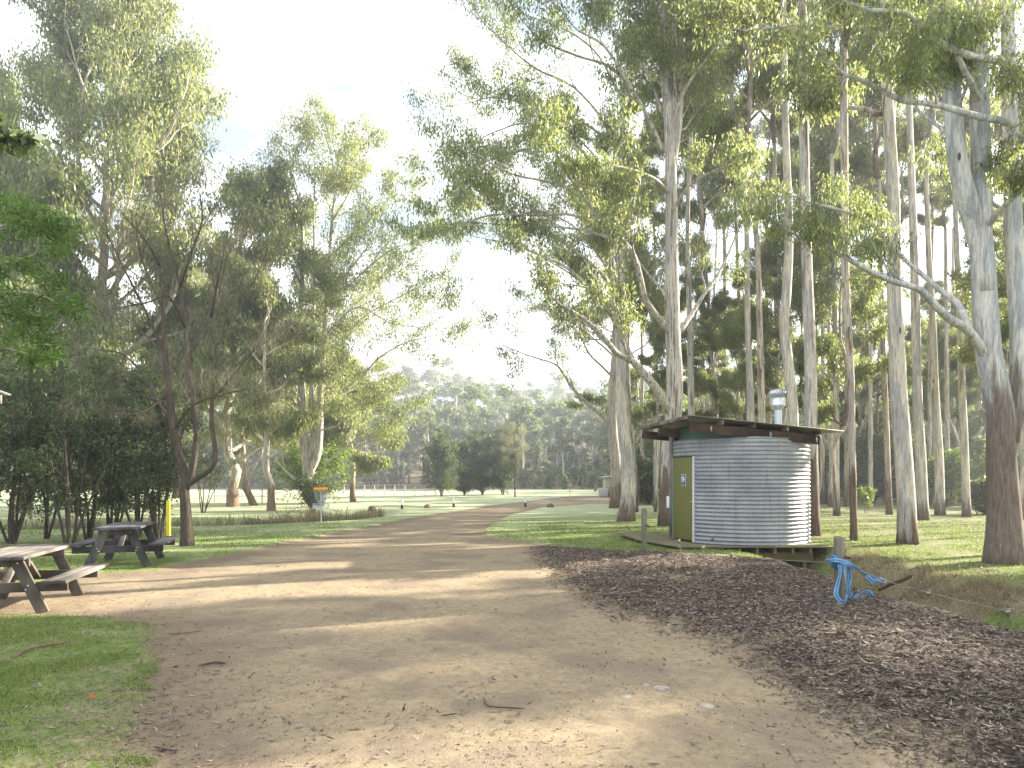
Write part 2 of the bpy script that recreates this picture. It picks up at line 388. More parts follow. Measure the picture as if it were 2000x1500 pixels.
# bark mulch chips
x, y = sector(170000, 2.6, 17, -.15, 1.15, .9)
r_, m_ = surf_mask(x, y); keep = (m_+.9*(fbm(x*1.6, y*1.6, 3, 41)-.5)-.12 > R.random(len(x))**2*1.0-.35) & (m_ > -1.3) & ((r_ > .1) | (m_ > 0)) & (m_ > -1.3)
x, y = x[keep], y[keep]; n = len(x)
flakes('wood_chips', x, y, (.012+.075*R.random(n)**2.2)*(1+y/25), (.005+.014*R.random(n)**1.5)*(1+y/25), .008,
       scrap_mat('chip', [(.036,.029,.023), (.078,.061,.047), (.13,.104,.08), (.20,.162,.127), (.34,.285,.23)]), .45)
# leaf and bark litter on the road and at its edges
x, y = sector(26000, 2.6, 26, -.85, .75, .9)
r_, m_ = surf_mask(x, y); cl = fbm(x*.9, y*.9, 3, 51)
pr = np.where(r_ > 0, .22*ss(.35, .6, cl)+.05+.35*(r_ < .7), .0)*(m_ < .3)
keep = R.random(len(x)) < pr; x, y = x[keep], y[keep]; n = len(x)
flakes('leaf_litter', x, y, R.uniform(.02, .10, n), R.uniform(.006, .018, n), .006,
       scrap_mat('dead_leaf', [(.05,.035,.025), (.12,.085,.06), (.17,.11,.07), (.10,.085,.075), (.30,.26,.22), (.08,.05,.035), (.42,.38,.34)]), .3, .3)
x, y = sector(9000, 2.8, 9, -1.0, -.42, .9)
r_, m_ = surf_mask(x, y); cl = fbm(x*1.4, y*1.4, 3, 53)
keep = (r_ < .35) & (R.random(len(x)) < .08+.75*ss(.43, .6, cl+.25*np.exp(-(r_/.4)**2))); x, y = x[keep], y[keep]; n = len(x)
flakes('fallen_leaves', x, y, .02+.07*R.random(n)**2, R.uniform(.006, .016, n), .012, scrap_mat('grey_leaf', [(.07,.055,.042), (.14,.115,.09), (.21,.18,.155), (.13,.085,.055), (.31,.275,.24), (.06,.046,.038)]), .4, .3)
# loose stones
def pebbles(name, x, y, s, mat):
    n = len(x); z = surf_z(x, y)
    base = np.array([(1,0,0),(0,1,0),(-1,0,0),(0,-1,0),(0,0,.7),(0,0,-.5)], float)
    a = R.random(n)*2*PI; P = base[None]*R.uniform(.6, 1.3, (n, 6, 1))*s[:, None, None]
    ca, sa = np.cos(a)[:, None], np.sin(a)[:, None]
    X = P[..., 0]*ca-P[..., 1]*sa*.7; Y = P[..., 0]*sa+P[..., 1]*ca*.7
    V = np.stack([X+x[:, None], Y+y[:, None], P[..., 2]+z[:, None]+s[:, None]*.15], -1).reshape(-1, 3)
    F = np.array([(0,1,4),(1,2,4),(2,3,4),(3,0,4),(1,0,5),(2,1,5),(3,2,5),(0,3,5)])
    T = (F[None]+(np.arange(n)*6)[:, None, None]).reshape(-1, 3)
    return kind(link(name, mesh_from(name, V, None, T, mats=[mat])), 'stuff')
x, y = sector(60000, 2.4, 20, -.8, .75, .8)
r_, m_ = surf_mask(x, y); keep = (r_ > .05) & (m_ < .4) & (fbm(x*1.2, y*1.2, 3, 61) > .28+.35*R.random(len(x))); x, y = x[keep], y[keep]; n = len(x)
pebbles('gravel', x, y, .0025+.010*R.random(n)**5+.002*R.random(n), scrap_mat('pebble', [(.07,.055,.045), (.15,.115,.085), (.26,.20,.14), (.36,.28,.19), (.22,.20,.19), (.12,.10,.09)]))

x, y = sector(14000, 9, 46, .14, 1.0, .8); r_, m_ = surf_mask(x, y); k_ = (r_ < -.2) & (m_ < -.1) & (fbm(x*.8, y*.8, 3, 57) > .30+.45*R.random(len(x))); x, y = x[k_], y[k_]; n = len(x)
flakes('bark_litter', x, y, .06+.5*R.random(n)**3, .012+.025*R.random(n)**2, .02, scrap_mat('shed_bark', [(.10,.07,.05), (.20,.145,.10), (.30,.235,.175), (.15,.11,.085), (.40,.34,.27)]), .25, .25)
# grass blades
def blades(name, x, y, H, W, mat, lean=.5, z=None):
    n = len(x); z = surf_z(x, y)-.004 if z is None else z
    a = R.random(n)*2*PI; l = R.normal(0, lean, (n, 2))
    P = np.stack([x, y, z], 1); B = np.stack([np.cos(a), np.sin(a), 0*a], 1)*W[:, None]/2
    T = np.stack([l[:, 0], l[:, 1], np.ones(n)], 1); T /= np.linalg.norm(T, axis=1)[:, None]; T *= H[:, None]
    bend = np.stack([l[:, 0], l[:, 1], -np.abs(l).sum(1)*.5], 1)*H[:, None]*.45
    V = np.stack([P-B, P+B, P+T*.55+B*.8, P+T*.55-B*.8, P+T+bend], 1).reshape(-1, 3)
    i = np.arange(n)*5
    Qd = np.stack([i, i+1, i+2, i+3], 1); Td = np.stack([i+3, i+2, i+4], 1)
    return kind(link(name, mesh_from(name, V, Qd, Td, mats=[mat])), 'stuff')
GR = leaf('grass_blade', [(.075,.13,.022), (.115,.18,.035), (.165,.23,.052), (.23,.28,.08), (.38,.35,.18)], .35, .6, (1.3, 1.4, .7))
GP = leaf('pale_grass_blade', [(.10,.15,.05), (.16,.21,.08), (.24,.28,.13), (.34,.36,.20)], .35, .6, (1.2, 1.25, .8))
DRY = leaf('dry_grass_blade', [(.10,.07,.04), (.20,.15,.085), (.30,.24,.14), (.16,.14,.06), (.38,.31,.19)], .3, .7, (1.1, 1.05, .8))
x, y = sector(260000, 2.6, 10, -1.05, -.40, .85)
r_, m_ = surf_mask(x, y); cl = fbm(x*1.4, y*1.4, 3, 53)
keep = (r_+.45*(fbm(x*3, y*3, 3, 71)-.45) < .08) & (R.random(len(x)) < 1-.9*ss(.46, .6, cl+.12*np.exp(-(r_/.5)**2))); x, y = x[keep], y[keep]; n = len(x)
blades('grass', x, y, R.uniform(.015, .06, n)*(.45+1.2*fbm(x*2.5, y*2.5, 3, 3)), R.uniform(.0025, .0055, n), GR, .75)
x, y = sector(300000, 9.5, 34, -.85, .85, .75)
r_, m_ = surf_mask(x, y); cd, _, _ = seg_dist(x, y, CREEK)
keep = (r_+.4*(fbm(x*2, y*2, 3, 71)-.45) < .02) & (m_ < 0) & (cd > 2.2) & (fbm(x*.8, y*.8, 3, 77)+.25*R.random(len(x)) > .5) & (R.random(len(x)) > ss(17, 33, y)); x, y = x[keep], y[keep]; n = len(x)
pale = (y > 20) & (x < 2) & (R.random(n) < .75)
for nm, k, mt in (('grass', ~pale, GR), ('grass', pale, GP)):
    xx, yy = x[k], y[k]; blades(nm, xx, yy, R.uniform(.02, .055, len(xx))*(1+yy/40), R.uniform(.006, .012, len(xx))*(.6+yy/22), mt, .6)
# long dry grass hanging on the ditch bank, rushes in the creek
x, y = R.uniform(4.6, 10, 60000), R.uniform(5, 16, 60000); d_, s_, _ = seg_dist(x, y, DITCH); _, m_ = surf_mask(x, y)
keep = (m_ < -.05) & (((s_ > 0) & (d_ > .45) & (d_ < 1.3) & (fbm(x*1.5, y*1.5, 2, 81) > .38)) | ((fbm(x*1.1, y*1.1, 2, 83) > .66) & (d_ > .3))); x, y = x[keep], y[keep]; n = len(x)
blades('dry_grass', x, y, R.uniform(.08, .34, n), R.uniform(.004, .010, n), DRY, 1.0)
x, y = R.uniform(4.6, 9, 60000), R.uniform(5, 15, 60000); d_, s_, _ = seg_dist(x, y, DITCH); _, m_ = surf_mask(x, y)
keep = (m_ < -.02) & (((s_ < 0) | (d_ < .35))) & (d_ < 2); x, y = x[keep], y[keep]; n = len(x)
blades('grass', x, y, R.uniform(.03, .09, n), R.uniform(.004, .008, n), GR, .6)
RUSH = leaf('rush', [(.09,.075,.045), (.15,.125,.075), (.20,.17,.10), (.12,.13,.06), (.26,.21,.13)], .3, .7, (1.1, 1.05, .8))
x, y = R.uniform(-26, -6, 90000), R.uniform(22, 42, 90000); d_, _, _ = seg_dist(x, y, CREEK)
keep = (d_ < 2.1) & (fbm(x*.7, y*.7, 3, 91)+.2*R.random(len(x)) > .46); x, y = x[keep], y[keep]; n = len(x)
blades('rushes', x, y, R.uniform(.3, 1.15, n)*(.6+.8*fbm(x*.5, y*.5, 2, 93)), R.uniform(.012, .028, n), RUSH, .28)
# ------------------------------------------------------------------ trees
def unit(v): v = np.asarray(v, float); return v/(np.linalg.norm(v)+1e-12)
def perp_turn(d, ang, rng, az=None):
    "direction turned away from d by ang, about a random (or given) azimuth"
    r = unit(np.cross(d, [0.31, .2, .93])) if abs(d[2]) < .9 else unit(np.cross(d, [1, 0, 0]))
    s = np.cross(d, r); a = rng.random()*2*PI if az is None else az
    return unit(d*math.cos(ang)+(r*math.cos(a)+s*math.sin(a))*math.sin(ang))
def sprout(W, tips, pos, d, L, r, lvl, rng, up=.12, ang=(.5, .9), nch=(3, 5), wig=.16, minr=.004):
    n = max(3, min(7, int(L/.5)+2)); P = [np.array(pos, float)]; dirs = [unit(d)]; st = L/n
    for i in range(n):
        dd = unit(dirs[-1]+rng.normal(0, wig, 3)+np.array([0, 0, up])*.5); dirs.append(dd); P.append(P[-1]+dd*st)
    P = np.array(P); rad = np.maximum(np.linspace(r, r*.45, n+1), minr)
    W.tube(P, rad, 9 if r > .09 else 6 if r > .035 else 4 if r > .012 else 3, cap=r > .05)
    if lvl <= 0:
        for f in (.45, .75, 1.): tips.append(P[min(n, int(round(f*n)))]+rng.normal(0, .05, 3)*L)
        return
    k = rng.integers(nch[0], nch[1]+1)
    for c in range(k):
        f = .3+.7*(c+rng.random()*.8)/k; f = min(f, 1.); i = f*n; i0 = min(int(i), n-1); q = P[i0]+(P[i0+1]-P[i0])*(i-i0)
        cd = perp_turn(dirs[i0+1], rng.uniform(*ang), rng); cd = unit(cd+np.array([0, 0, up]))
        sprout(W, tips, q, cd, L*rng.uniform(.42, .68)*(1.15-.4*f), rad[i0]*.6, lvl-1, rng, up, ang, nch, wig, minr)
    sprout(W, tips, P[-1], dirs[-1], L*.5, rad[-1], lvl-1, rng, up, ang, nch, wig, minr)
def leaf_arrays(tips, per, Rc, LL, LW, rng, droop=1., flat=.6, spread=.45):
    tips = np.asarray(tips, float); n = len(tips)*per
    sc = np.repeat(rng.uniform(.65, 1.25, len(tips)), per)[:, None]
    g = rng.normal(0, 1, (n, 3)); g /= np.maximum(np.linalg.norm(g, axis=1)[:, None], 1e-6); g *= rng.random((n, 1))**.45
    P = np.repeat(tips, per, 0)+g*np.array([1, 1, flat])*Rc*sc
    A = rng.normal(0, spread, (n, 3)); A[:, 2] -= droop; A /= np.linalg.norm(A, axis=1)[:, None]+1e-9
    B = np.cross(A, rng.normal(0, 1, (n, 3))); B /= np.linalg.norm(B, axis=1)[:, None]+1e-9
    L = (LL*rng.uniform(.6, 1.25, n))[:, None]; w = (LW*rng.uniform(.7, 1.3, n))[:, None]/2
    return np.stack([P, P+A*L*.42+B*w, P+A*L, P+A*L*.42-B*w], 1).reshape(-1, 3)
def leaf_mesh(name, mat, *a, **k):
    V = leaf_arrays(*a, **k); return mesh_from(name, V, np.arange(len(V)).reshape(-1, 4), mats=[mat])
PALE, GREY, BROWN = (.63, .57, .47), (.42, .405, .38), (.17, .12, .088)
B_PALE = bark('gum_bark_pale', PALE, GREY, BROWN, .2, 1.1, .35)
B_MID = bark('gum_bark_streaked', (.59, .54, .455), (.40, .38, .35), (.17, .12, .09), .6, 2.9, .85)
B_BLUE = bark('gum_bark_grey', (.60, .58, .53), (.39, .40, .405), (.19, .15, .12), 2.8, 3.8, .25)
B_TAN = bark('gum_bark_tan', (.54, .47, .38), (.40, .36, .31), (.19, .138, .10), .5, 2.4, .8)
B_DARK = bark('dark_bark', (.15, .125, .09), (.12, .105, .08), (.085, .068, .05), 8, 12, .3)
B_LIT = bark('gum_bark_cream', (.60, .53, .42), (.42, .38, .32), (.22, .15, .10), 1., 2.5, .4)
L_GUM = leaf('gum_leaf', [(.088,.114,.062), (.126,.156,.078), (.168,.196,.094), (.22,.236,.115), (.30,.285,.145)], .58, .34)
L_GUM2 = leaf('gum_leaf_olive', [(.108,.14,.078), (.152,.182,.098), (.20,.226,.12), (.262,.275,.147), (.35,.33,.185)], .58, .34)
L_DARK = leaf('shrub_leaf', [(.045,.068,.032), (.07,.10,.047), (.10,.132,.062), (.165,.185,.09)], .5, .3)
L_BRIGHT = leaf('bright_leaf', [(.075,.115,.028), (.11,.16,.04), (.155,.205,.055), (.22,.255,.08)], .55, .4, (1.4, 1.45, .75))
L_WATTLE = leaf('wattle_leaf', [(.05,.09,.024), (.075,.13,.034), (.11,.175,.045), (.16,.215,.065)], .5, .4, (1.3, 1.5, .7))
L_FAR = leaf('far_leaf', [(.08,.115,.06), (.115,.15,.072), (.155,.19,.085), (.23,.245,.12)], .45, .6)
L_NEEDLE = leaf('sheoak_needle', [(.10,.098,.072), (.14,.135,.098), (.19,.175,.13), (.16,.135,.105)], .4, .6, (1.2, 1.15, .8))
L_BUSH = leaf('bush_leaf', [(.034,.05,.022), (.054,.074,.031), (.082,.102,.042), (.14,.148,.065)], .5, .4)
L_OLIVE = leaf('olive_leaf', [(.055,.075,.036), (.085,.105,.048), (.12,.135,.06), (.17,.165,.075)], .45, .45)
L_PLUME = leaf('plume', [(.26,.23,.18), (.20,.22,.13), (.34,.30,.25), (.16,.19,.11)], .4, .7)
L_SILVER = leaf('silver_leaf', [(.13,.17,.09), (.18,.22,.12), (.24,.27,.15), (.30,.31,.18)], .45, .5)

def crown_variant(seed, H, spread, nl, leaf_n, LL, LW, up0=(.35, .75), lvl=2, first=.0, Rc=.5, r0=.13):
    "leader and limbs from the origin up to height H; returns (wood MB, tips)"
    rng = np.random.default_rng(seed); W = MB(); tips = []
    n = 12; P = np.zeros((n+1, 3)); P[:, 2] = np.linspace(0, H, n+1); P[:, :2] = np.cumsum(rng.normal(0, .10, (n+1, 2)), 0); P[0] = 0; P[:, :2] -= P[0, :2]
    rad = np.linspace(r0, .02, n+1); W.tube(P, rad, 8, cap=False)
    for i in range(nl):
        f = first+(1-first)*(i+.5*rng.random())/nl; k = f*n; k0 = min(int(k), n-1); q = P[k0]+(P[k0+1]-P[k0])*(k-k0)
        az = i*2.4+rng.normal(0, .4); el = rng.uniform(*up0)+.5*f
        d = np.array([math.cos(az)*math.cos(el), math.sin(az)*math.cos(el), math.sin(el)])
        L = spread*(.55+.75*math.sin(PI*min(1, .18+f*.8)))*rng.uniform(.7, 1.1)
        sprout(W, tips, q, d, L*.62, rad[k0]*.5+.008, lvl, rng, .16, (.4, .85), (3, 4))
    tips.append(P[-1])
    return W, np.array(tips), leaf_n
VAR = []
for i, (sd, H, sp, nl) in enumerate([(11, 11, 3.4, 12), (12, 13, 3.0, 13), (13, 10, 4.0, 11), (14, 12, 3.6, 13)]):
    W, tips, _ = crown_variant(sd, H, sp, nl, 0, 0, 0)
    rng = np.random.default_rng(100+i); per = max(8, int(34000/len(tips)))
    cm = leaf_mesh('gum_crown', L_GUM if i != 2 else L_GUM2, tips, per, .56, .20, .050, rng)
    V, Qd, T = W.arrays(); VAR.append((cm, {m.name: mesh_from('gum_limbs', V, Qd, T, True, [m]) for m in (B_PALE, B_MID, B_TAN)}, H))
def put(name, me, parent, loc=(0, 0, 0), rz=0, s=1.):
    o = bpy.data.objects.new(name, me); C.objects.link(o); o.parent = parent; o.location = Vector([float(a) for a in loc]); o.rotation_euler = (0, 0, rz); o.scale = (s,)*3
    return o
def px_path(pts, d, base):
    "photo pixels at depth d -> points relative to the base"
    out = []
    for p in pts:
        dd = d+(p[2] if len(p) > 2 else 0); out.append(at(p[0], p[1], dd)-base)
    return np.array(out)
def smooth_path(P, k=4):
    P = np.asarray(P, float); n = len(P)
    if n < 3: return np.array([P[0]+(P[-1]-P[0])*t for t in np.linspace(0, 1, 2*k)])
    E = np.vstack([2*P[0]-P[1], P, 2*P[-1]-P[-2]]); out = []
    for i in range(1, n):
        a, b, c, d = E[i-1], E[i], E[i+1], E[i+2]
        for t in np.linspace(0, 1, k, endpoint=False):
            out.append(.5*((2*b)+(-a+c)*t+(2*a-5*b+4*c-d)*t*t+(-a+3*b-3*c+d)*t**3))
    out.append(P[-1]); return np.array(out)
def trunk_mesh(W, P, r0, r1, seed, flare=.35, n=14, wob=.07, k=4):
    Q = smooth_path(P, k); L = np.concatenate([[0], np.cumsum(np.linalg.norm(np.diff(Q, axis=0), axis=1))]); f = L/L[-1]
    rad = r0+(r1-r0)*f; rad = rad*(1+flare*np.exp(-L/(r0*2.2))); Q[0, 2] -= .12
    # extra rings near the foot
    W.tube(Q, rad, n, True, wob, seed); return Q, rad
LABELED = set()
def forest_gum(px, py, path, w0, mat, label, d=None, crown=None, top=18., group=None, name='gum_tree', r1=.4, rz=None, cs=1., ch=None, base=None):
    "a straight gum: trunk along photo pixels, one of the crown kinds on top"
    if base is None:
        if d is None: base = ground(px, py)
        else: x = (px-1000)/FOCAL*d; base = np.array([x, d, hz(x, d)])
    d = base[1]; seed = (px*13+py*7) % 97
    t = thing(name, label, 'tree', base, 0, group)
    P = [np.zeros(3)]+list(px_path(path, d, base)) if path is not None else [np.zeros(3), np.array([.1, .05, top*.5])]
    P = np.array(P); e = P[-1]-P[-2]; e /= e[2] if abs(e[2]) > .1 else 1
    if P[-1][2] < top: P = np.vstack([P, P[-1]+e*(top-P[-1][2])*np.array([.5, .5, 1])])
    W = MB(); r0 = w0*.88/FOCAL*d/2
    Q, rad = trunk_mesh(W, P, r0, max(.09, r0*r1), seed, .28 if r0 > .12 else .15, 12)
    W.build('trunk', mat, t, True)
    if w0 >= 15 and group is None:
        rg_ = np.random.default_rng(seed)
        for k in range(3):
            i = int(rg_.uniform(.25, .75)*len(Q)); a = rg_.uniform(-2.6, -.4); o_ = Q[i]+np.array([math.cos(a), math.sin(a), 0])*rad[i]*1.02; Ls = rg_.uniform(.5, 1.5); hw = rg_.uniform(.012, .03)
            sw = np.array([math.cos(a), math.sin(a), 0]); Ps = [o_-np.array([0, 0, Ls*f])+sw*(.02+.12*math.sin(f*2.6+k)*f)+np.array([.05*math.sin(f*5+seed), 0, 0])*f for f in np.linspace(0, 1, 9)]
            m_ = MB(); m_.ribbon(Ps, [np.array([-math.sin(a+f), math.cos(a+f), 0])*hw*(1-.7*f) for f in np.linspace(0, 1, 9)], .004); m_.build('bark_ribbon', plain('hanging_bark', (.17, .115, .08), .9, 0, .4, 9), t)
    v = VAR[(crown if crown is not None else seed) % len(VAR)]; rz = seed*1.7 if rz is None else rz
    lm = mat.name if mat.name in v[1] else B_PALE.name
    hgt = (P[-1][2]-.3) if ch is None else ch
    i = int(np.argmin(abs(Q[:, 2]-hgt))); q = Q[i]
    put('limb', v[1][lm], t, q, rz, cs); put('crown', v[0], t, q, rz, cs)
    return t
def hero(name, label, base, d, mat, leafm, stems, limbs, seed, lvl=2, per=30, Rc=.5, LL=.17, LW=.04, up=.14, ang=(.4, .85), nch=(3, 5), group=None, cat='tree', extra=None, auto=None, sub=.9, start=.35, n=14, spread=.45, droop=1., flat=.6, wob=.07, clen=1.):
    "a tree drawn after the photograph: stems and limbs as pixel paths with a depth offset, twigs and leaves grown from them"
    rng = np.random.default_rng(seed); t = thing(name, label, cat, base, 0, group); W = MB(); tips = []
    for k, (pts, r0, r1) in enumerate(stems):
        P = px_path(pts, d, base); P = np.vstack([[0, 0, 0] if k == 0 else P[0], P[0:] if k == 0 else P[1:]])
        trunk_mesh(W, P, r0, r1, seed+k, .35 if k == 0 else .05, n, wob)
    W.build('trunk', mat, t, True)
    for k, (pts, r0, r1) in enumerate(limbs):
        P = smooth_path(px_path(pts, d, base), 4); W = MB(); m = len(P); rad = np.linspace(r0, r1, m)
        W.tube(P, rad, 8, True, .04, k)
        Lt = np.linalg.norm(np.diff(P, axis=0), axis=1).sum(); nc = max(3, int(Lt*(1-start)/sub))
        for c in range(nc):
            f = start+(1-start)*(c+rng.random()*.7)/nc; i = min(int(f*(m-1)), m-2); dr = unit(P[i+1]-P[i])
            cd = unit(perp_turn(dr, rng.uniform(*ang), rng)+np.array([0, 0, up]))
            sprout(W, tips, P[i], cd, Lt*rng.uniform(.22, .4)*(1.25-.6*f)*clen, max(.012, rad[i]*.5), lvl-1, rng, up, ang, nch)
        sprout(W, tips, P[-1], unit(P[-1]-P[-2]), Lt*.25*clen, rad[-1], lvl-1, rng, up, ang, nch)
        W.build('limb', mat, t, True)
    for (k, f0, nl_, Ll) in (auto or ()):
        Q = smooth_path(px_path(stems[k][0], d, base), 4); m = len(Q)
        for c in range(nl_):
            f = f0+(.97-f0)*(c+rng.random()*.8)/nl_; i = min(int(f*(m-1)), m-2); az = c*2.4+rng.normal(0, .5)+k; el = rng.uniform(.35, .95)
            W = MB(); sprout(W, tips, Q[i], np.array([math.cos(az)*math.cos(el), math.sin(az)*math.cos(el), math.sin(el)]), Ll*rng.uniform(.7, 1.15)*(1.15-.5*f), max(.025, .12*(stems[k][1]+(stems[k][2]-stems[k][1])*f)+.02), lvl, rng, up, ang, (3, 4))
            W.build('limb', mat, t, True)
    if extra is not None: tips += list(extra)
    link('crown', leaf_mesh('crown', leafm, tips, per, Rc, LL, LW, rng, droop=droop, flat=flat, spread=spread), t)
    return t
def shrub(name, label, base, H, Wd, leafm, barkm, seed, nst=7, n=9000, LL=.09, LW=.035, low=.25, group=None, cat='shrub', Rc=.28, droop=.2, spread=.9, lean=.35, top=1., shape='vase', r=.035):
    "many-stemmed bush: stems from one foot, twigs, leaves"
    rng = np.random.default_rng(seed); t = thing(name, label, cat, base, 0, group); W = MB(); tips = []
    for i in range(nst):
        az = i*2.4+rng.normal(0, .5); k = Wd/2/H; tl = rng.uniform(.15, 1.)*k
        d = unit([math.cos(az)*tl*.9, math.sin(az)*tl*.9, 1.]); L = H*rng.uniform(.75, 1.02)*top
        P = [np.array([math.cos(az), math.sin(az), 0])*.08]; dd = d.copy(); m = 8
        for s_ in range(m):
            dd = unit(dd+rng.normal(0, .07, 3)); P.append(P[-1]+dd*L/m)
        P = np.array(P); rad = np.linspace(r, .008, m+1); W.tube(P, rad, 6, False)
        for c in range(9):
            f = low+(1-low)*(c+rng.random())/9; j = min(int(f*m), m-1); q = P[j]+(P[j+1]-P[j])*(f*m-j)
            cd = unit(perp_turn(unit(P[j+1]-P[j]), rng.uniform(.5, 1.2), rng)+np.array([0, 0, .12]))
            sz = Wd*.34*(1.15-.75*f) if shape == 'vase' else Wd*.36*math.sin(PI*min(.97, .25+f*.7))
            sprout(W, tips, q, cd, max(.25, sz*rng.uniform(.6, 1.1)), .01, 1, rng, .08, (.4, .9), (2, 3))
    W.build('stem', barkm, t, True)
    tips = np.array(tips); tips[:, 2] = np.maximum(tips[:, 2], .12*H*low*4)
    per = max(3, int(n/len(tips)))
    link('crown', leaf_mesh('crown', leafm, tips, per, Rc, LL, LW, rng, droop=droop, flat=.8, spread=spread), t)
    return t
# ------------------------------------------------------------------ the wood beside the toilet block
FG = 'slim gums standing in the wood beyond the toilet block'
forest_gum(1350, 0, [(1350,800),(1346,600),(1343,420),(1350,250)], 17, B_MID, 'slim gum trunk rising just past the big gum whose limbs reach over the toilet roof', d=33, crown=0, top=16)
forest_gum(1398, 0, [(1398,800),(1390,690),(1384,600),(1372,450)], 12, B_PALE, 'thin leaning gum over the high end of the toilet roof, thinnest of the trunks there', d=38, crown=1, top=15)
forest_gum(1466, 0, [(1466,800),(1461,650),(1459,500),(1455,300)], 18, B_PALE, 'pale gum of the close pair above the toilet roof, farther from the vent', d=31, crown=2, top=16)
forest_gum(1487, 0, [(1487,800),(1484,650),(1480,500),(1474,430),(1470,300)], 18, B_TAN, 'tan streaked gum of the close pair above the toilet roof, nearer the vent', d=29, crown=3, top=16)
forest_gum(1519, 0, [(1519,780),(1517,600),(1513,430),(1513,280)], 18, B_TAN, 'orange brown gum trunk rising straight above the spinning roof vent', d=36, crown=1, top=17)
t_curvy = forest_gum(1546, 0, [(1549,830),(1540,720),(1532,640),(1537,560),(1541,450),(1534,250),(1531,50)], 27, B_PALE, 'curved pale gum with a dark side stem rising right behind the roof vent', d=24, crown=2, top=19)
forest_gum(1588, 1046, [(1585,880),(1582,700),(1575,500),(1571,300),(1568,100)], 30, B_MID, 'thick pale gum standing just past the low end of the toilet roof', crown=0, top=18)
forest_gum(1634, 1007, [(1633,800),(1631,640),(1628,500),(1624,300)], 13, B_PALE, 'slim gum between the thick gum by the roof end and the thin brown sapling', crown=3, top=16)
forest_gum(1668, 1056, [(1664,880),(1662,740),(1657,640),(1652,560),(1650,430)], 15, B_TAN, 'thin bare brown gum sapling in front of the dark undergrowth beyond the deck', crown=1, top=13, cs=.8)
forest_gum(1737, 1005, [(1732,850),(1726,700),(1721,560),(1716,350)], 13, B_TAN, 'slender brown gum with a small mound at its foot beside the white barked gum', crown=0, top=16)
t_white = forest_gum(1774, 1062, [(1768,940),(1757,800),(1752,690),(1747,560),(1745,400),(1737,250),(1728,100),(1724,0)], 38, B_PALE, 'tall white barked gum with a brown foot standing in front of the sunny wood', crown=2, top=17, ch=10.5)
forest_gum(1802, 1016, [(1799,900),(1792,780),(1788,600),(1783,430),(1777,250),(1772,60)], 24, B_PALE, 'straight cream gum just past the white barked gum, reddish at its foot', crown=1, top=19)
forest_gum(1836, 1006, [(1834,900),(1826,760),(1822,640),(1813,480),(1808,300)], 19, B_PALE, 'straight gum with a reddish flared foot before the bright green bushes', crown=3, top=18)
forest_gum(1888, 1010, [(1884,880),(1879,760),(1874,620),(1867,440),(1862,300)], 16, B_PALE, 'slim gum nearest to the big forked gum, brown at its foot', crown=0, top=17)
forest_gum(1607, 985, [(1606,800),(1607,650),(1606,500)], 12, B_MID, 'grey gum at the dark undergrowth nearest the low end of the toilet roof', crown=2, top=15)
forest_gum(1655, 990, [(1655,800),(1652,650),(1650,500)], 15, B_TAN, 'reddish gum trunk at the dark undergrowth behind the thin brown sapling trunk', crown=1, top=16)
forest_gum(1622, 990, [(1624,850),(1628,700),(1630,560)], 9, B_PALE, 'thinnest pale gum between the reddish trunk and the thick gum by the roof end', crown=0, top=15)
rg = np.random.default_rng(5)
spots = [(1420,1300),(1445,1420),(1500,1460)]
back = [(1318,42),(1372,46),(1412,44),(1432,52),(1452,40),(1502,45),(1533,50),(1560,42),(1598,55),(1618,48),(1642,60),(1682,50),(1700,44),(1712,58),(1758,46),(1790,52),(1815,47),(1850,44),(1862,56),(1905,40),(1925,50),(1940,44),(1975,36),(1992,52),(2015,40),(1280,50),(1255,58),(1340,60),(1385,62)]
for i, (px, d) in enumerate(back):
    if i % 4 == 3: continue
    x = (px-1000)/FOCAL*d; z = hz(x, d); k = rg.normal(0, 8); b = np.array([x, d, z])
    pth = [(px+k*.1, 820), (px+k*.5-rg.normal(0, 2), 650), (px+k, 450)]
    forest_gum(px+i, int(d), pth, rg.uniform(8, 15), (B_PALE, B_MID, B_TAN)[i % 3], 'slim gum standing deep in the shaded wood behind the toilet block', crown=i, top=rg.uniform(8, 17), cs=rg.uniform(.6, .85), group=FG, base=b)
# trees that stand outside the picture and throw the long stripes of shade across the road
SH = 'gums of the wood beside the road'
def shade(x, y, r, top, crown, cs=1.):
    t = forest_gum(int(x*17), int(y*23), None, 10, B_PALE, 'gum of the wood beside the gravel road, beyond the frame', base=np.array([x, y, hz(x, y)]), top=top, crown=crown, group=SH, cs=cs)
    return t
UGM = 'young gums filling the shade of the wood'
for i in range(24):
    px = 1265+(2080-1265)*((i*.618+.13) % 1); d = 30+26*((i*.377+.4) % 1); x = (px-1000)/FOCAL*d; b = np.array([x, d, hz(x, d)])
    if abs(px-1200) < 60: continue
    forest_gum(int(px), int(d*3), [(px+rg.normal(0, 6), 880), (px+rg.normal(0, 12), 820)], rg.uniform(5, 8), (B_PALE, B_TAN)[i % 2], 'young leafy gum with a low crown among the tall bare trunks', crown=i, top=rg.uniform(2.2, 9), group=UGM, base=b, cs=rg.uniform(.5, .85), r1=.8)
SHADE = True

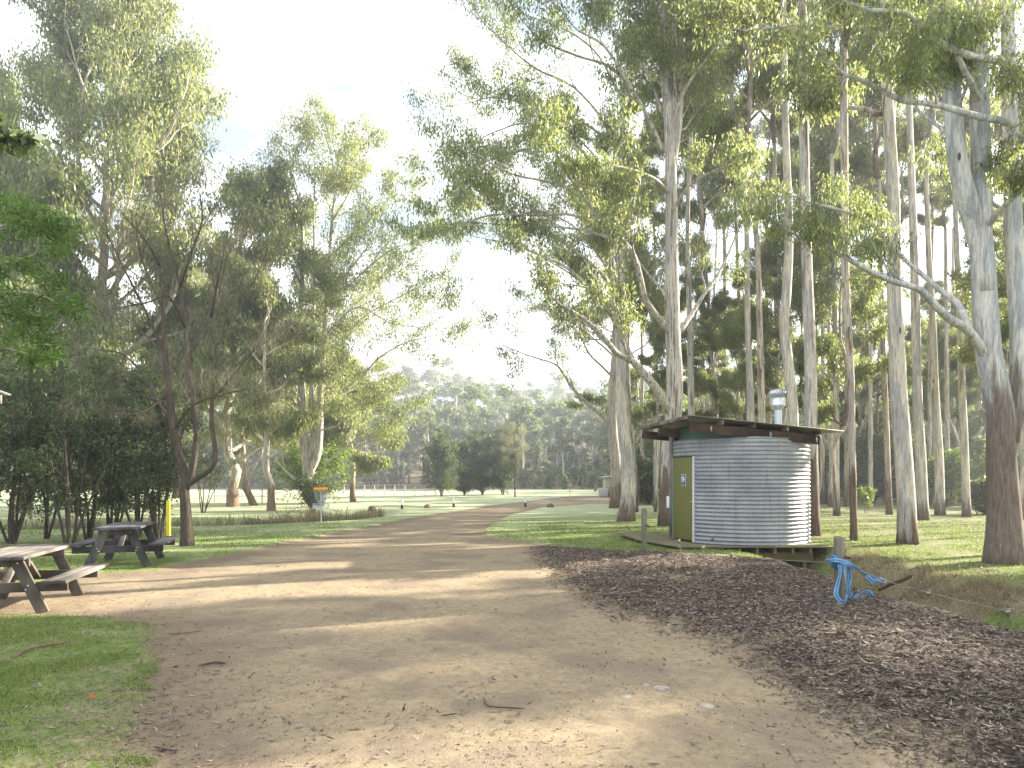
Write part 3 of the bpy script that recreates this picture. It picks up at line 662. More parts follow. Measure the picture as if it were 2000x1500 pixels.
# the big gum with long limbs over the toilet roof
b = ground(1306, 1027); d = b[1]
hero('gum_tree', 'big gum behind the toilet door with long bare limbs reaching out over the lawn', b, d, B_MID, L_GUM,
     [([(1306,900),(1318,780),(1314,640),(1311,500),(1311,380),(1308,250),(1297,120),(1294,0),(1292,-140)], .33, .13),
      ([(1309,300),(1314,240),(1317,140),(1317,0),(1318,-120)], .15, .10), ([(1311,330),(1325,230),(1330,120),(1329,0),(1330,-120)], .17, .10)],
     [([(1308,806),(1290,770,-.3),(1262,735,-.6),(1235,705,-1),(1205,690,-1.5),(1180,660,-2),(1150,630,-2.5),(1105,600,-3)], .17, .05),
      ([(1240,712,-.8),(1215,660,-1),(1190,610,-1.2),(1165,575,-1.2),(1110,525,-1.2),(1060,500,-1.2)], .10, .035),
      ([(1312,652),(1285,620,-.4),(1262,588,-.8),(1250,540,-1.2),(1238,500,-1.5),(1205,455,-1.8),(1165,420,-2.2),(1130,370,-2.6),(1100,330,-3)], .13, .04),
      ([(1130,370,-2.6),(1128,320,-2.6),(1125,285,-2.4),(1095,255,-2.4),(1040,215,-2.6)], .05, .03),
      ([(1238,500,-1.5),(1200,470,-.6),(1140,450,.5),(1060,440,1.)], .06, .03),
      ([(1328,648),(1350,615,.5),(1375,575,1),(1400,540,1.5),(1425,490,2),(1450,430,2.4)], .10, .03),
      ([(1312,610),(1295,570,1),(1270,540,2),(1240,500,3),(1200,440,3.5)], .06, .03),
      ([(1296,300),(1275,250,-.5),(1250,200,-1),(1220,150,-1.5),(1180,90,-2),(1130,60,-2.5)], .08, .03),
      ([(1312,250),(1290,210,.3),(1270,150,.8),(1240,110,1.4),(1205,70,2)], .08, .03),
      ([(1240,180,-1),(1190,130,-1),(1130,110,-1.5),(1060,80,-2.5),(1020,40,-3)], .06, .025),
      ([(1316,240),(1330,190,-.5),(1360,140,-1),(1400,90,-1.5),(1440,50,-2)], .07, .03),
      ([(1310,420),(1340,370,-1),(1380,340,-2),(1430,320,-3)], .06, .025),
      ([(1310,380),(1280,350,-1),(1230,330,-2),(1170,320,-3),(1110,310,-4)], .06, .025),
      ([(1300,150),(1330,80,2),(1370,20,3)], .07, .03), ([(1294,40),(1250,-20,-1),(1200,-60,-2)], .07, .03)],
     31, lvl=2, per=40, auto=((0, .62, 7, 3.2), (1, .1, 4, 2.6), (2, .1, 4, 2.6)), Rc=.56, LL=.175, LW=.044, sub=.85, start=.38)
# three close stems at the end of the lawn
b = ground(1204, 992); d = b[1]
hero('gum_tree', 'brown barked gum, rearmost of three close trunks, with a limb over the road', b, d, B_TAN, L_GUM,
     [([(1204,920),(1196,840),(1197,760),(1203,680),(1206,560),(1215,440),(1216,330)], .42, .16)],
     [([(1190,835),(1178,815,-.4),(1150,790,-1),(1120,760,-1.6),(1100,730,-2),(1085,712,-2.4),(1050,700,-2.8),(1020,690,-3.2),(985,675,-3.6)], .14, .03),
      ([(1200,740),(1175,715,-.5),(1150,690,-1),(1130,650,-2),(1095,625,-2.5),(1050,600,-3)], .10, .03),
      ([(1203,700),(1170,670,1),(1130,640,2),(1080,610,3)], .09, .03), ([(1206,560),(1170,500,-1),(1130,450,-1.5),(1080,420,-2),(1000,400,-3)], .1, .03),
      ([(1200,790),(1220,760,1),(1245,740,2)], .07, .03), ([(1195,800),(1170,790,1.5),(1140,790,2.5)], .07, .02), ([(1210,480),(1240,420,0),(1270,380,0)], .08, .03),
      ([(1206,600),(1150,560,1.5),(1090,520,2),(1010,480,2),(940,465,1)], .09, .03), ([(1214,360),(1170,290,0),(1100,230,0),(1050,200,0)], .09, .03), ([(1214,400),(1240,330,1),(1260,280,1)], .07, .03)],
     32, lvl=2, per=46, auto=((0, .45, 7, 2.6),), Rc=.6, LL=.2, LW=.046, sub=1.1)
b = ground(1222, 1018); d = b[1]
hero('gum_tree', 'slim twisting cream and grey gum, frontmost of the three close trunks', b, d, B_PALE, L_GUM2,
     [([(1228,960),(1224,890),(1213,800),(1212,700),(1205,600),(1195,520),(1185,440),(1180,380)], .30, .10)],
     [([(1208,620),(1190,560,-.5),(1160,520,-1),(1110,480,-1.5),(1050,440,-2),(980,440,-2.5)], .08, .03), ([(1200,560),(1180,500,1),(1150,430,2),(1120,380,2.5)], .07, .03),
      ([(1208,660),(1230,600,0),(1240,550,0)], .06, .02), ([(1190,480),(1150,400,-1),(1090,360,-2),(1000,340,-2.5),(930,300,-3)], .07, .025), ([(1182,400),(1160,330,-.5),(1110,270,-1),(1030,240,-1.5),(960,260,-2)], .07, .025),
      ([(1186,450),(1120,420,-2),(1050,420,-3),(960,420,-4),(900,440,-5)], .07, .025), ([(1180,390),(1200,300,0),(1210,220,0)], .07, .03), ([(1184,430),(1140,330,1),(1070,290,1),(990,300,1),(920,330,.5)], .07, .025)],
     33, lvl=2, per=46, auto=((0, .5, 6, 2.2),), Rc=.55, LL=.19, LW=.044, sub=.95)
b = ground(1231, 1000); d = b[1]
hero('gum_tree', 'straight gum with a long brown foot, nearest the dark hedge of three close trunks', b, d, B_MID, L_GUM,
     [([(1233,930),(1228,860),(1222,760),(1220,640),(1218,520),(1217,420),(1218,300),(1216,180)], .38, .14)],
     [([(1240,870),(1255,840,0),(1262,810,0),(1275,780,0)], .05, .02), ([(1220,620),(1245,560,1),(1270,520,2)], .08, .03), ([(1218,540),(1190,470,0),(1150,420,-1),(1100,390,-2)], .08, .03),
      ([(1217,420),(1180,340,1),(1140,280,1),(1080,240,0)], .09, .03), ([(1218,330),(1180,240,-1),(1120,170,-2),(1040,130,-3),(960,60,-4)], .09, .03), ([(1217,250),(1250,170,0),(1280,110,0)], .08, .03),
      ([(1216,200),(1170,110,0),(1110,60,-1),(1030,30,-3),(960,0,-4)], .08, .03), ([(1217,300),(1140,240,-2),(1050,210,-3),(970,190,-4),(920,200,-5)], .08, .03), ([(1216,190),(1200,80,1),(1180,-10,1)], .08, .03)],
     34, lvl=2, per=46, auto=((0, .35, 9, 2.8),), Rc=.58, LL=.2, LW=.046, sub=1.05)
# the big forked gum at the ditch
b = ground(1962, 1100); d = b[1]
hero('gum_tree', 'big forked grey gum with a rough brown butt standing on the ditch bank', b, d, B_BLUE, L_GUM,
     [([(1960,1000),(1956,900),(1953,800),(1932,690),(1924,600),(1915,480),(1886,380),(1868,290),(1860,190),(1852,60),(1850,-80)], .285, .12),
      ([(1922,560),(1917,460),(1917,380),(1914,260),(1912,120),(1905,-20),(1905,-140)], .2, .13),
      ([(1968,850),(1988,780),(1990,640),(1982,500),(1976,330),(1972,160),(1968,0),(1966,-150)], .175, .11)],
     [([(1928,700),(1908,668,-.2),(1885,640,-.4),(1858,625,-.6),(1830,600,-.8),(1795,565,-1.),(1745,550,-1.2),(1690,525,-1.4),(1640,495,-1.6),(1590,470,-1.8)], .095, .03),
      ([(1892,648,-.3),(1884,620,-.2),(1868,590,0),(1840,570,.2),(1800,535,.4),(1760,500,.6),(1725,460,.8),(1690,430,1),(1640,410,1),(1580,395,1)], .068, .025),
      ([(1925,450),(1945,420,-.4),(1975,390,-.8),(2000,365,-1.2),(2050,330,-1.6)], .07, .03),
      ([(1990,245),(1950,235,-.5),(1900,225,-.8),(1830,205,-1.),(1760,195,-1.2),(1700,165,-1.5),(1650,145,-2)], .075, .03),
      ([(1965,120),(1900,110,-1),(1850,90,-1.5),(1800,60,-2),(1770,25,-2.5),(1700,20,-3)], .07, .03),
      ([(1868,280),(1850,220,.5),(1815,160,1),(1770,110,1.6),(1740,60,2)], .07, .03), ([(1914,200),(1880,130,-1),(1850,60,-1.5)], .07, .03), ([(1852,80),(1810,10,0),(1760,-60,0)], .07, .03),
      ([(1975,300),(2010,250,0),(2060,200,0)], .07, .03), ([(1908,60),(1940,0,0),(1960,-60,1)], .07, .03), ([(1970,200),(1940,130,1),(1900,60,1.5),(1850,10,2)], .06, .03)],
     35, lvl=2, per=34, auto=((0, .6, 5, 2.0), (1, .5, 5, 2.0), (2, .5, 6, 2.2)), Rc=.34, LL=.13, LW=.024, sub=.6, start=.5, n=26, wob=.05, clen=.75)
# ------------------------------------------------------------------ the other side of the road
b = ground(604, 992)+np.array([0, 2., -.2]); d = b[1]
hero('gum_tree', 'many stemmed gum with a brown butt behind the disc golf basket', b, d, B_MID, L_GUM2,
     [([(602,960),(601,915),(596,870),(590,800),(587,700),(588,600),(592,480),(585,380)], .42, .08), ([(604,925),(622,880),(626,780),(632,680),(640,560),(648,440),(655,370)], .28, .09),
      ([(601,915),(610,850),(608,760),(612,640),(614,520),(612,420)], .2, .06), ([(604,900),(592,850,-.5),(584,780,-.6)], .12, .05)],
     [([(604,950),(570,930,-.5),(545,905,-1),(520,870,-1.5),(505,840,-2),(490,800,-2.5)], .11, .03), ([(632,905),(655,890,-.5),(680,870,-1),(710,845,-1.6),(745,825,-2),(780,815,-2.5)], .09, .025),
      ([(630,800),(660,770,-.5),(700,740,-1),(740,700,-1.5),(790,670,-2),(850,655,-2.5)], .10, .03), ([(634,720),(670,670,0),(710,620,0),(760,590,0),(820,560,0)], .09, .03),
      ([(640,580),(680,530,.5),(720,480,1),(760,430,1)], .09, .03), ([(590,800),(560,770,.5),(530,740,1),(490,720,1.5),(440,700,2)], .08, .025), ([(588,680),(555,620,-.5),(520,570,-1),(480,540,-1.5)], .08, .03),
      ([(590,560),(560,500,.5),(520,440,1),(480,400,1)], .08, .03), ([(650,430),(680,380,0),(700,330,0),(720,290,0)], .08, .03), ([(655,380),(650,320,0),(640,280,.5),(630,250,.5)], .08, .03), ([(586,400),(570,340,0),(580,290,0),(600,260,0)], .07, .03),
      ([(612,430),(615,340,-.5),(612,280,-.5)], .07, .03), ([(645,500),(700,450,-1),(750,400,-1.5),(770,370,-2)], .08, .025), ([(628,840),(660,830,-1.5),(700,800,-2.5),(740,780,-3)], .06, .025), ([(610,700),(650,640,-2),(700,600,-3),(760,630,-4),(820,640,-5)], .07, .025),
      ([(600,850),(560,840,-2),(520,800,-3),(480,780,-3.5)], .06, .025), ([(592,500),(550,450,-1),(530,400,-1.5),(560,330,-1.5)], .07, .025), ([(614,560),(680,560,2),(760,540,3),(830,500,3.5)], .08, .025), ([(640,600),(700,540,-2),(760,490,-3),(820,470,-3.5)], .07, .025)],
     36, lvl=2, per=42, auto=((0, .3, 9, 5.2), (1, .3, 10, 5.6), (2, .35, 7, 4.6)), Rc=.85, LL=.24, LW=.062, sub=1., start=.32, clen=1.25)
def big_gum(label, px, d, H, spread, seed, nl, lvl, per, first, r0, Rc, leafm=L_GUM2, base_h=None, LL=.4, LW=.1, barkm=B_LIT):
    x = (px-1000)/FOCAL*d; b = np.array([x, d, hz(x, d)]); t = thing('gum_tree', label, 'tree', b); rng = np.random.default_rng(seed); W = MB(); tips = []
    n = 16; P = np.zeros((n+1, 3)); P[:, 2] = np.linspace(-.1, H*.93, n+1); P[1:, :2] = np.cumsum(rng.normal(0, H*.012, (n, 2)), 0)
    rad = np.linspace(r0, .05, n+1); rad[0] *= 1.3; W.tube(P, rad, 12, False, .06, seed); W.build('trunk', barkm, t, True)
    for i in range(nl):
        f = first+(.98-first)*(i+.5*rng.random())/nl; k = f*n; k0 = min(int(k), n-1); q = P[k0]+(P[k0+1]-P[k0])*(k-k0)
        az = i*2.4+rng.normal(0, .4); g = (f-first)/(1-first); el = .15+.75*g+rng.normal(0, .12)
        dv = np.array([math.cos(az)*math.cos(el), math.sin(az)*math.cos(el), math.sin(el)])
        L = spread*(.6+.6*math.sin(PI*min(1, .25+g*.72)))*rng.uniform(.75, 1.1); W = MB()
        sprout(W, tips, q, dv, L*.6, rad[k0]*.5+.02, lvl, rng, .2, (.35, .8), (3, 4)); W.build('limb', barkm, t, True)
    link('crown', leaf_mesh('crown', leafm, np.array(tips), per, Rc, LL, LW, rng), t); return t
big_gum('tallest spreading gum with a full sunlit crown rising behind the hedge of shrubs', 235, 47, 34.5, 13.2, 41, 36, 2, 62, .12, .55, 1.2)
big_gum('sunlit gum whose lower rounded crown joins the tallest gum and the many stemmed gum', 455, 52, 24, 7.8, 42, 22, 2, 38, .15, .4, 1.1)
big_gum('thin crowned gum whose top shows against the sky beside the tallest gum', 30, 62, 41, 6.5, 43, 12, 2, 30, .5, .4, 1.0)
big_gum('sunlit gum filling the gap low between the tallest gum and the picture edge', 40, 40, 19, 6.5, 44, 17, 2, 52, .15, .3, 1.)
big_gum('yellowish gum low behind the many stemmed gum, above the pale bushes', 690, 62, 13., 4.8, 45, 13, 2, 50, .22, .25, .9, LL=.38)
big_gum('grey green gum in the gap between the she oak and the many stemmed gum', 530, 44, 15., 4.8, 46, 13, 2, 48, .25, .25, .8, LL=.3, LW=.07)
big_gum('pale gum standing far behind the many stemmed gum', 610, 78, 21, 6.5, 47, 14, 2, 44, .2, .3, 1.1)
big_gum('gum far behind the she oak, between the two large sunlit crowns', 345, 72, 25, 7, 48, 15, 2, 44, .15, .35, 1.2)
big_gum('low gum behind the row of dark shrubs', 120, 60, 17, 6, 49, 14, 2, 44, .1, .35, 1.1)
# she-oak by the picnic tables
b = ground(366, 1066); d = b[1]
def needles(tips, per, Rc, LL, LW, rng): return leaf_arrays(tips, per, Rc, LL, LW, rng, .95, .75, .42)
hero('she_oak_tree', 'dark she oak with grey wispy drooping needles leaning beside the picnic tables', b, d, B_DARK, L_NEEDLE,
     [([(364,1010),(360,960),(362,935),(350,890),(338,830),(330,760),(322,690),(318,600),(312,520)], .135, .03), ([(361,945),(375,920),(384,850),(378,780),(365,700),(362,640),(352,560),(330,480)], .085, .02),
      ([(362,950),(385,935,-.1),(415,912,-.3),(420,880,-.3),(413,820,-.3),(416,750,-.3),(420,680,-.2),(412,610,0)], .07, .02)],
     [([(338,830),(300,770,.5),(270,720,.8),(235,690,1),(195,685,1.2)], .04, .012), ([(322,690),(290,620,-.3),(260,560,-.6),(230,500,-.8),(205,450,-1)], .04, .012), ([(318,600),(290,540,.4),(270,480,.6),(265,420,.8)], .035, .012),
      ([(365,700),(400,640,.5),(430,570,.8),(440,500,1)], .04, .012), ([(352,560),(375,490,-.3),(395,430,-.4),(390,380,-.5)], .035, .012), ([(330,480),(320,430,0),(315,390,0)], .03, .01), ([(414,780),(450,740,-.4),(490,690,-.7),(530,660,-.9)], .04, .012),
      ([(420,680),(460,620,.3),(490,560,.5),(510,520,.6)], .035, .01), ([(412,620),(425,550,-.5),(440,480,-.8)], .035, .01), ([(330,760),(290,800,-.6),(240,810,-1),(190,800,-1.2)], .03, .01), ([(340,840),(380,790,-.8),(440,770,-1.4),(480,760,-1.6)], .03, .01),
      ([(312,520),(285,470,-.5),(250,430,-.8)], .03, .01), ([(378,780),(340,720,1),(290,660,1.5),(240,620,1.8)], .035, .012), ([(362,640),(330,580,-.8),(290,590,-1.2),(240,600,-1.5)], .03, .01)],
     51, lvl=2, per=12, Rc=.32, LL=.30, LW=.0052, sub=.55, start=.25, up=.05, ang=(.4, .9), nch=(2, 4), spread=.5, droop=.8)
# leaning paperbark-like tree by the creek
b = ground(492, 988)+np.array([0, .5, -.1]); d = b[1]
hero('leaning_tree', 'leaning bare brown tree forking low above the dry rushes', b, d, B_TAN, L_OLIVE,
     [([(486,965),(474,940),(476,900),(472,850),(468,780),(462,700),(470,620)], .26, .07), ([(484,958),(490,930),(500,905),(512,880),(505,820),(500,760)], .13, .05)],
     [([(510,885),(530,870,.3),(548,850,.5),(580,840,.8)], .05, .02), ([(500,780),(520,740,0),(540,700,0)], .05, .02), ([(470,800),(440,760,0),(420,720,0)], .06, .02), ([(465,720),(490,660,.5),(510,610,.8)], .05, .02), ([(466,680),(430,640,-.5),(410,590,-.8)], .05, .02), ([(470,640),(480,560,0),(470,500,0)], .05, .02)],
     52, lvl=2, per=16, Rc=.5, LL=.2, LW=.045, sub=1.)
# hedge of shrubs behind the tables
SG = 'row of tall dark shrubs behind the picnic tables'
for i, (px, py, H, Wd, lab) in enumerate([(-60,1068,5.2,3.2,'tall dark shrub at the cut off end of the row behind the nearer table'), (22,1062,5.0,2.8,'tall dark shrub with a fan of many stems right behind the nearer picnic table'),
        (88,1052,4.7,2.2,'slim dark shrub on a single thin stem just before the forked shrub'), (136,1066,4.9,2.6,'tall dark shrub on one short thick forked trunk behind the gap between the tables'),
        (172,1056,4.4,2.0,'narrow dark shrub with a crooked thin stem just short of the farther table'), (220,1052,5.2,2.8,'tall dark shrub rising straight behind the farther picnic table'), (268,1050,5.0,2.6,'dark shrub between the farther table and the yellow post'),
        (310,1056,4.5,2.2,'dark shrub with low slanting stems beside the yellow post')]):
    b = ground(px, py); shrub('tall_shrub', lab, b, H, Wd, L_DARK, B_DARK, 60+i, 7 if i not in (2, 4) else 4, 8500, .105, .042, .14, SG, Rc=.26, r=.04, shape='round')
b = ground(440, 1000); shrub('tall_shrub', 'dark leafy shrub past the she oak trunk, above the rushes', b+np.array([0, -3.0, .1]), 4.4, 2.6, L_DARK, B_DARK, 70, 5, 5000, .10, .04, .3, Rc=.3, shape='round')
# far garden shrubs
def sh_at(px, py, wpx, hpx, name, label, leafm, seed, **k):
    b = ground(px, py); m = b[1]/FOCAL; return shrub(name, label, b, hpx*m, wpx*m, leafm, B_DARK, seed, **k)
HG = 'clump of dark bushes on the lawn island'
for i, (px, py, w, h, lab) in enumerate([(862,970,96,128,'broad dark bush at the near end of the island clump, standing a little apart'), (907,968,62,104,'dark bush second in the island clump, next to the broad one'), (942,967,70,124,'dark bush in the middle of the island clump with stems fanning from its foot'),
        (982,967,72,136,'tallest dark bush of the island clump with a pointed twin top')]):
    sh_at(px, py, w, h, 'island_bush', lab, L_BUSH, 80+i, nst=11, n=15000, LL=.21, LW=.10, low=.02, group=HG, Rc=.4, shape='round')
b = ground(1006, 970); d = b[1]
hero('she_oak_sapling', 'thin reddish wispy sapling at the road end of the island clump', b, d, B_DARK, L_PLUME, [([(1005,930),(1006,890),(1004,850)], .07, .03)],
     [([(1005,930),(1015,905),(1022,885)], .02, .01), ([(1005,920),(993,895),(985,870)], .02, .01), ([(1005,900),(1012,875,.4),(1018,850,.5)], .02, .01), ([(1005,890),(996,865,-.4),(990,845,-.5)], .02, .01), ([(1004,860),(1004,845),(1002,835)], .02, .008)],
     90, lvl=2, per=20, Rc=.4, LL=.3, LW=.018, sub=.5, spread=.6, droop=-.4)
sh_at(600, 985, 175, 115, 'bright_bush', 'bright yellow green bush glowing behind the many stemmed gum', L_BRIGHT, 91, nst=10, n=11000, LL=.24, LW=.10, low=.1, Rc=.55, shape='round')
sh_at(612, 1003, 84, 74, 'dark_bush', 'low dark twiggy bush at the foot of the many stemmed gum', L_DARK, 92, nst=9, n=5000, LL=.16, LW=.05, low=.1, Rc=.3, shape='round')
sh_at(773, 944, 62, 80, 'round_bush', 'big rounded pale green bush by the far fence', L_SILVER, 93, nst=9, n=7000, LL=.35, LW=.2, low=.1, Rc=.6, shape='round')
sh_at(724, 950, 46, 64, 'plumed_bush', 'upright bush with greyish pink plumes before the far fence', L_PLUME, 94, nst=14, n=4500, LL=.5, LW=.12, low=.2, Rc=.4, droop=-.9, spread=.35)
sh_at(767, 951, 27, 27, 'small_bush', 'smallest round grey bush at the edge of the bright field', L_SILVER, 95, nst=9, n=2500, LL=.28, LW=.1, low=.05, Rc=.3, shape='round')
sh_at(683, 946, 70, 60, 'pale_bush', 'pale yellow loose bush between the glowing bush and the plumed one', L_SILVER, 96, nst=9, n=5000, LL=.35, LW=.18, low=.1, Rc=.6, shape='round')
b = ground(1268, 985)
shrub('dark_hedge', 'dense dark green bush between the three close trunks and the toilet door', b, 4.4, 3.6, L_DARK, B_DARK, 97, 12, 14000, .17, .07, .05, Rc=.42, shape='round', cat='bush')
UG = 'understorey bushes at the back of the wood'
for i, (px, py, w, h, lf, nm, lab) in enumerate([(1705,985,120,150,L_DARK,'understorey_bush','dark bush mass behind the slender brown gum with a mound'), (1650,985,110,130,L_DARK,'understorey_bush','dark bush behind the thin brown sapling trunk'),
        (1800,985,110,110,L_BRIGHT,'green_bush','bright green bush glowing behind the straight cream gum'), (1852,990,110,110,L_BRIGHT,'green_bush','bright green bush behind the gum with the reddish flared foot'), (1905,985,90,130,L_SILVER,'feathery_bush','feathery pale green wattle beside the big forked gum'),
        (1930,1005,60,60,L_OLIVE,'low_bush','low olive bush at the foot of the wood beside the big forked gum'), (1590,980,80,120,L_DARK,'understorey_bush','dark bush seen past the low end of the toilet roof'), (1990,990,100,130,L_DARK,'understorey_bush','dark bush behind the big forked gum'),
        (1760,985,70,120,L_DARK,'understorey_bush','dark bush behind the white barked gum'), (1880,975,120,150,L_OLIVE,'understorey_bush','tall olive bush deep behind the slim gum near the forked one')]):
    sh_at(px, py, w, h, nm, lab, lf, 110+i, nst=9, n=7000, LL=.22, LW=.09, low=.08, group=UG, Rc=.5, shape='round')
b = ground(1692, 1003); shrub('sapling', 'small feathery wattle seedling in the sunny grass of the wood', b, 1.3, 1.0, L_BRIGHT, B_DARK, 130, 3, 260, .16, .05, .3, Rc=.15, r=.012)
# near branches that reach in from beyond the left edge
b = np.array([-7.2, 7.4, hz(-7.2, 7.4)]); d = 7.4
hero('wattle_tree', 'bright green wattle reaching in at the edge above the picnic tables', b, d, B_TAN, L_WATTLE, [([(-290,1000),(-290,800),(-270,650),(-250,500),(-230,400)], .09, .03)],
     [([(-280,760),(-190,690,0),(-100,640,-.2),(-20,620,-.3),(60,640,-.4)], .03, .008), ([(-275,700),(-190,620,.2),(-100,560,.3),(-10,520,.4),(60,500,.4)], .03, .008), ([(-260,600),(-170,520,-.2),(-80,470,-.3),(10,440,-.4),(70,450,-.5)], .03, .008),
      ([(-280,800),(-180,740,.3),(-80,700,.3),(0,680,.3),(50,690,.3)], .025, .008), ([(-250,520),(-150,450,.4),(-60,430,.6),(20,420,.6)], .025, .008), ([(-270,680),(-160,620,-.4),(-60,580,-.6),(30,570,-.6),(90,580,-.6)], .025, .008)],
     140, lvl=2, per=17, Rc=.17, LL=.12, LW=.018, sub=.3, start=.45, up=.05, droop=.45, spread=.8, clen=.55)
b = np.array([-5.2, 5.0, hz(-5.2, 5.0)]); d = 5.0
hero('broadleaf_tree', 'dark glossy broad leaved branch poking in at the top of the edge', b, d, B_DARK, L_DARK, [([(-380,900),(-370,700),(-340,500),(-320,350)], .07, .03)],
     [([(-340,480),(-240,380,0),(-140,310,0),(-60,280,0),(10,275,0)], .02, .006), ([(-330,420),(-220,320,.1),(-120,270,.2),(-40,250,.2)], .02, .006), ([(-350,560),(-230,620,0),(-120,660,0),(-60,680,0)], .02, .006)],
     141, lvl=2, per=5, Rc=.09, LL=.10, LW=.045, sub=.3, start=.5, up=.05, droop=.5, spread=.8, clen=.4)
# ------------------------------------------------------------------ far wood on the hill: one mass
def mass(name, spots, seed, ht, leafm, n_leaf, LL, LW, f0=.34):
    rng = np.random.default_rng(seed); LV = []; W = MB()
    for (x, y, s) in spots:
        z = hz(x, y); H = ht*s*rng.uniform(.8, 1.15); nc = rng.integers(13, 20); cs = []
        W.tube(np.array([[x, y, z-.3], [x+rng.normal(0, .2), y, z+H*.5], [x+rng.normal(0, .4), y, z+H*.92]]), [.28*s, .2*s, .05], 6, False)
        for k in range(nc):
            f = rng.uniform(f0, 1.)**.8; a = rng.random()*2*PI; r = H*.2*math.sin(PI*min(.96, .14+.82*(f-f0)/(1-f0)))*(1.5 if f0 < .15 else 1)*rng.uniform(.3, 1.15)
            c = np.array([x+math.cos(a)*r, y+math.sin(a)*r, z+H*f]); cs.append(c)
            if rng.random() < .5: W.tube(np.array([[x, y, c[2]-r*.8], (np.array([x, y, c[2]])+c)/2, c]), [.09, .06, .03], 4, False)
        LV.append(leaf_arrays(np.array(cs), n_leaf//nc, H*.085, LL, LW, rng, .5, .62, .8))
    V = np.concatenate(LV); me = mesh_from(name, V, np.arange(len(V)).reshape(-1, 4), mats=[leafm])
    o = kind(link(name, me), 'stuff'); V, Qd, T = W.arrays(); w = link('trunk', mesh_from('trunk', V, Qd, T, True, [B_LIT]), o); w['kind'] = 'stuff'
    return o
rng = np.random.default_rng(17); sp = []
for y in (132, 142, 155, 172, 195, 220, 250):
    for q in np.arange(-.95, 1.1, 5.2/y*1.0): sp.append(((q+rng.normal(0, 1.5/y))*y, y+rng.uniform(-6, 6), rng.uniform(.75, 1.15)))
sp = [s for s in sp if not (s[1] < 150 and -.62 < s[0]/s[1] < -.50)]
mass('far_wood', sp, 18, 18, L_FAR, 1700, .75, .42)
sp = [(q*y, y, s) for y, s in ((122, .8), (128, 1.), (134, 1.1), (146, 1.2), (160, 1.3), (180, 1.5)) for q in np.arange(-.9, 1., 2.6/y) if rng.random() < .8 and not (-.24 < q < -.06 and rng.random() < .5)]
mass('far_undergrowth', [(x+rng.normal(0, .8), y+rng.normal(0, 2), s*rng.uniform(.6, 1.3)) for x, y, s in sp], 20, 4.6, L_FAR, 420, .6, .35, .12)
sp = []
for y in (62, 72, 84, 98, 114):
    for q in np.arange(.17, 1.15, 5.0/y): sp.append(((q+rng.normal(0, 1.2/y))*y, y+rng.uniform(-4, 4), rng.uniform(.8, 1.2)*(1.35 if q > .45 else 1.)))
mass('back_wood', sp, 19, 13, L_FAR, 2200, .5, .24, .2)
sp = [(q*y, y+rng.normal(0, 2), rng.uniform(.6, 1.4)) for y in (50, 56, 62, 70) for q in np.arange(.2, 1.05, 2.6/y) if rng.random() < .75]
mass('undergrowth', sp, 21, 4.2, L_DARK, 700, .3, .14, .1)
# ------------------------------------------------------------------ picnic tables
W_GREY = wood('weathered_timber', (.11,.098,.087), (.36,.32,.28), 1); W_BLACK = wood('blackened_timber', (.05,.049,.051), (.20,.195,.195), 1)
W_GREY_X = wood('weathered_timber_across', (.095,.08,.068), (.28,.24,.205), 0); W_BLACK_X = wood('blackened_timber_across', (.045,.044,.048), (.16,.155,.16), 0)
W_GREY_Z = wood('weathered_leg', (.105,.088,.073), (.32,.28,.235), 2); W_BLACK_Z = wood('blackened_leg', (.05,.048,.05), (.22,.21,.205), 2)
BOLT = plain('galvanised_bolt', (.45,.46,.47), .45, .8)
def picnic_table(px, py, rz, label, ml, mx, mz, Lt=1.75, seed=0):
    b = ground(px, py); t = thing('picnic_table', label, 'table', b, rz, 'weathered picnic tables'); rng = np.random.default_rng(seed)
    h = .75; hs = .44; bw = .142
    for k in range(5):
        m = MB(); m.box(((k-2)*(bw+.006), rng.normal(0, .006), h-.02+rng.normal(0, .0015)), (bw/2, Lt/2, .021)); m.build('top_plank', ml, t, bevel=.005)
    for s in (-1, 1):
        for k in range(2):
            m = MB(); m.box((s*(.615+k*.143), rng.normal(0, .006), hs-.02), (.069, Lt/2, .021)); m.build('seat_plank', ml, t, bevel=.005)
    for e in (-1, 1):
        y = e*(Lt/2-.28)
        m = MB(); m.prism([(-.33, -.022), (.33, -.022), (.33, .022), (-.33, .022)], h-.15, h-.042); m.V[0][:, 1] += y; m.build('top_bearer', mx, t, bevel=.004)
        m = MB(); m.bar((-.76, y-e*.0, hs-.105), (.76, y, hs-.105), .045, .125); m.build('seat_bearer', mx, t, bevel=.004)
        for s in (-1, 1):
            m = MB(); m.bar((s*.50, y+e*.048, .0), (s*.19, y+e*.048, h-.045), .045, .14, (s*.92, 0, .39)); lg = m.build('leg', mz, t, bevel=.004)
            m = MB()
            for (bx, bz) in ((s*.335, hs-.08), (s*.31, hs-.13), (s*.215, h-.1)):
                m.lathe([(.0, .012), (.012, .008), (.014, 0)], (0, 0, 0), 8); V = m.V[-1].copy(); m.V[-1] = np.stack([V[:, 0]+bx, e*V[:, 2]+y+e*.071, V[:, 1]+bz], 1)
            m.build('bolt', BOLT, lg, True)
        m = MB(); m.bar((0, y-e*.05, hs-.13), (0, e*.06, h-.05), .09, .04); m.build('brace', mz, t, bevel=.003)
    return t
picnic_table(40, 1178, math.radians(15), 'nearer brown grey picnic table standing on the bare dirt, cut off by the picture edge', W_GREY, W_GREY_X, W_GREY_Z, seed=1)
picnic_table(247, 1100, math.radians(17), 'farther blackened picnic table standing whole on the grass edge', W_BLACK, W_BLACK_X, W_BLACK_Z, seed=2, Lt=1.8)

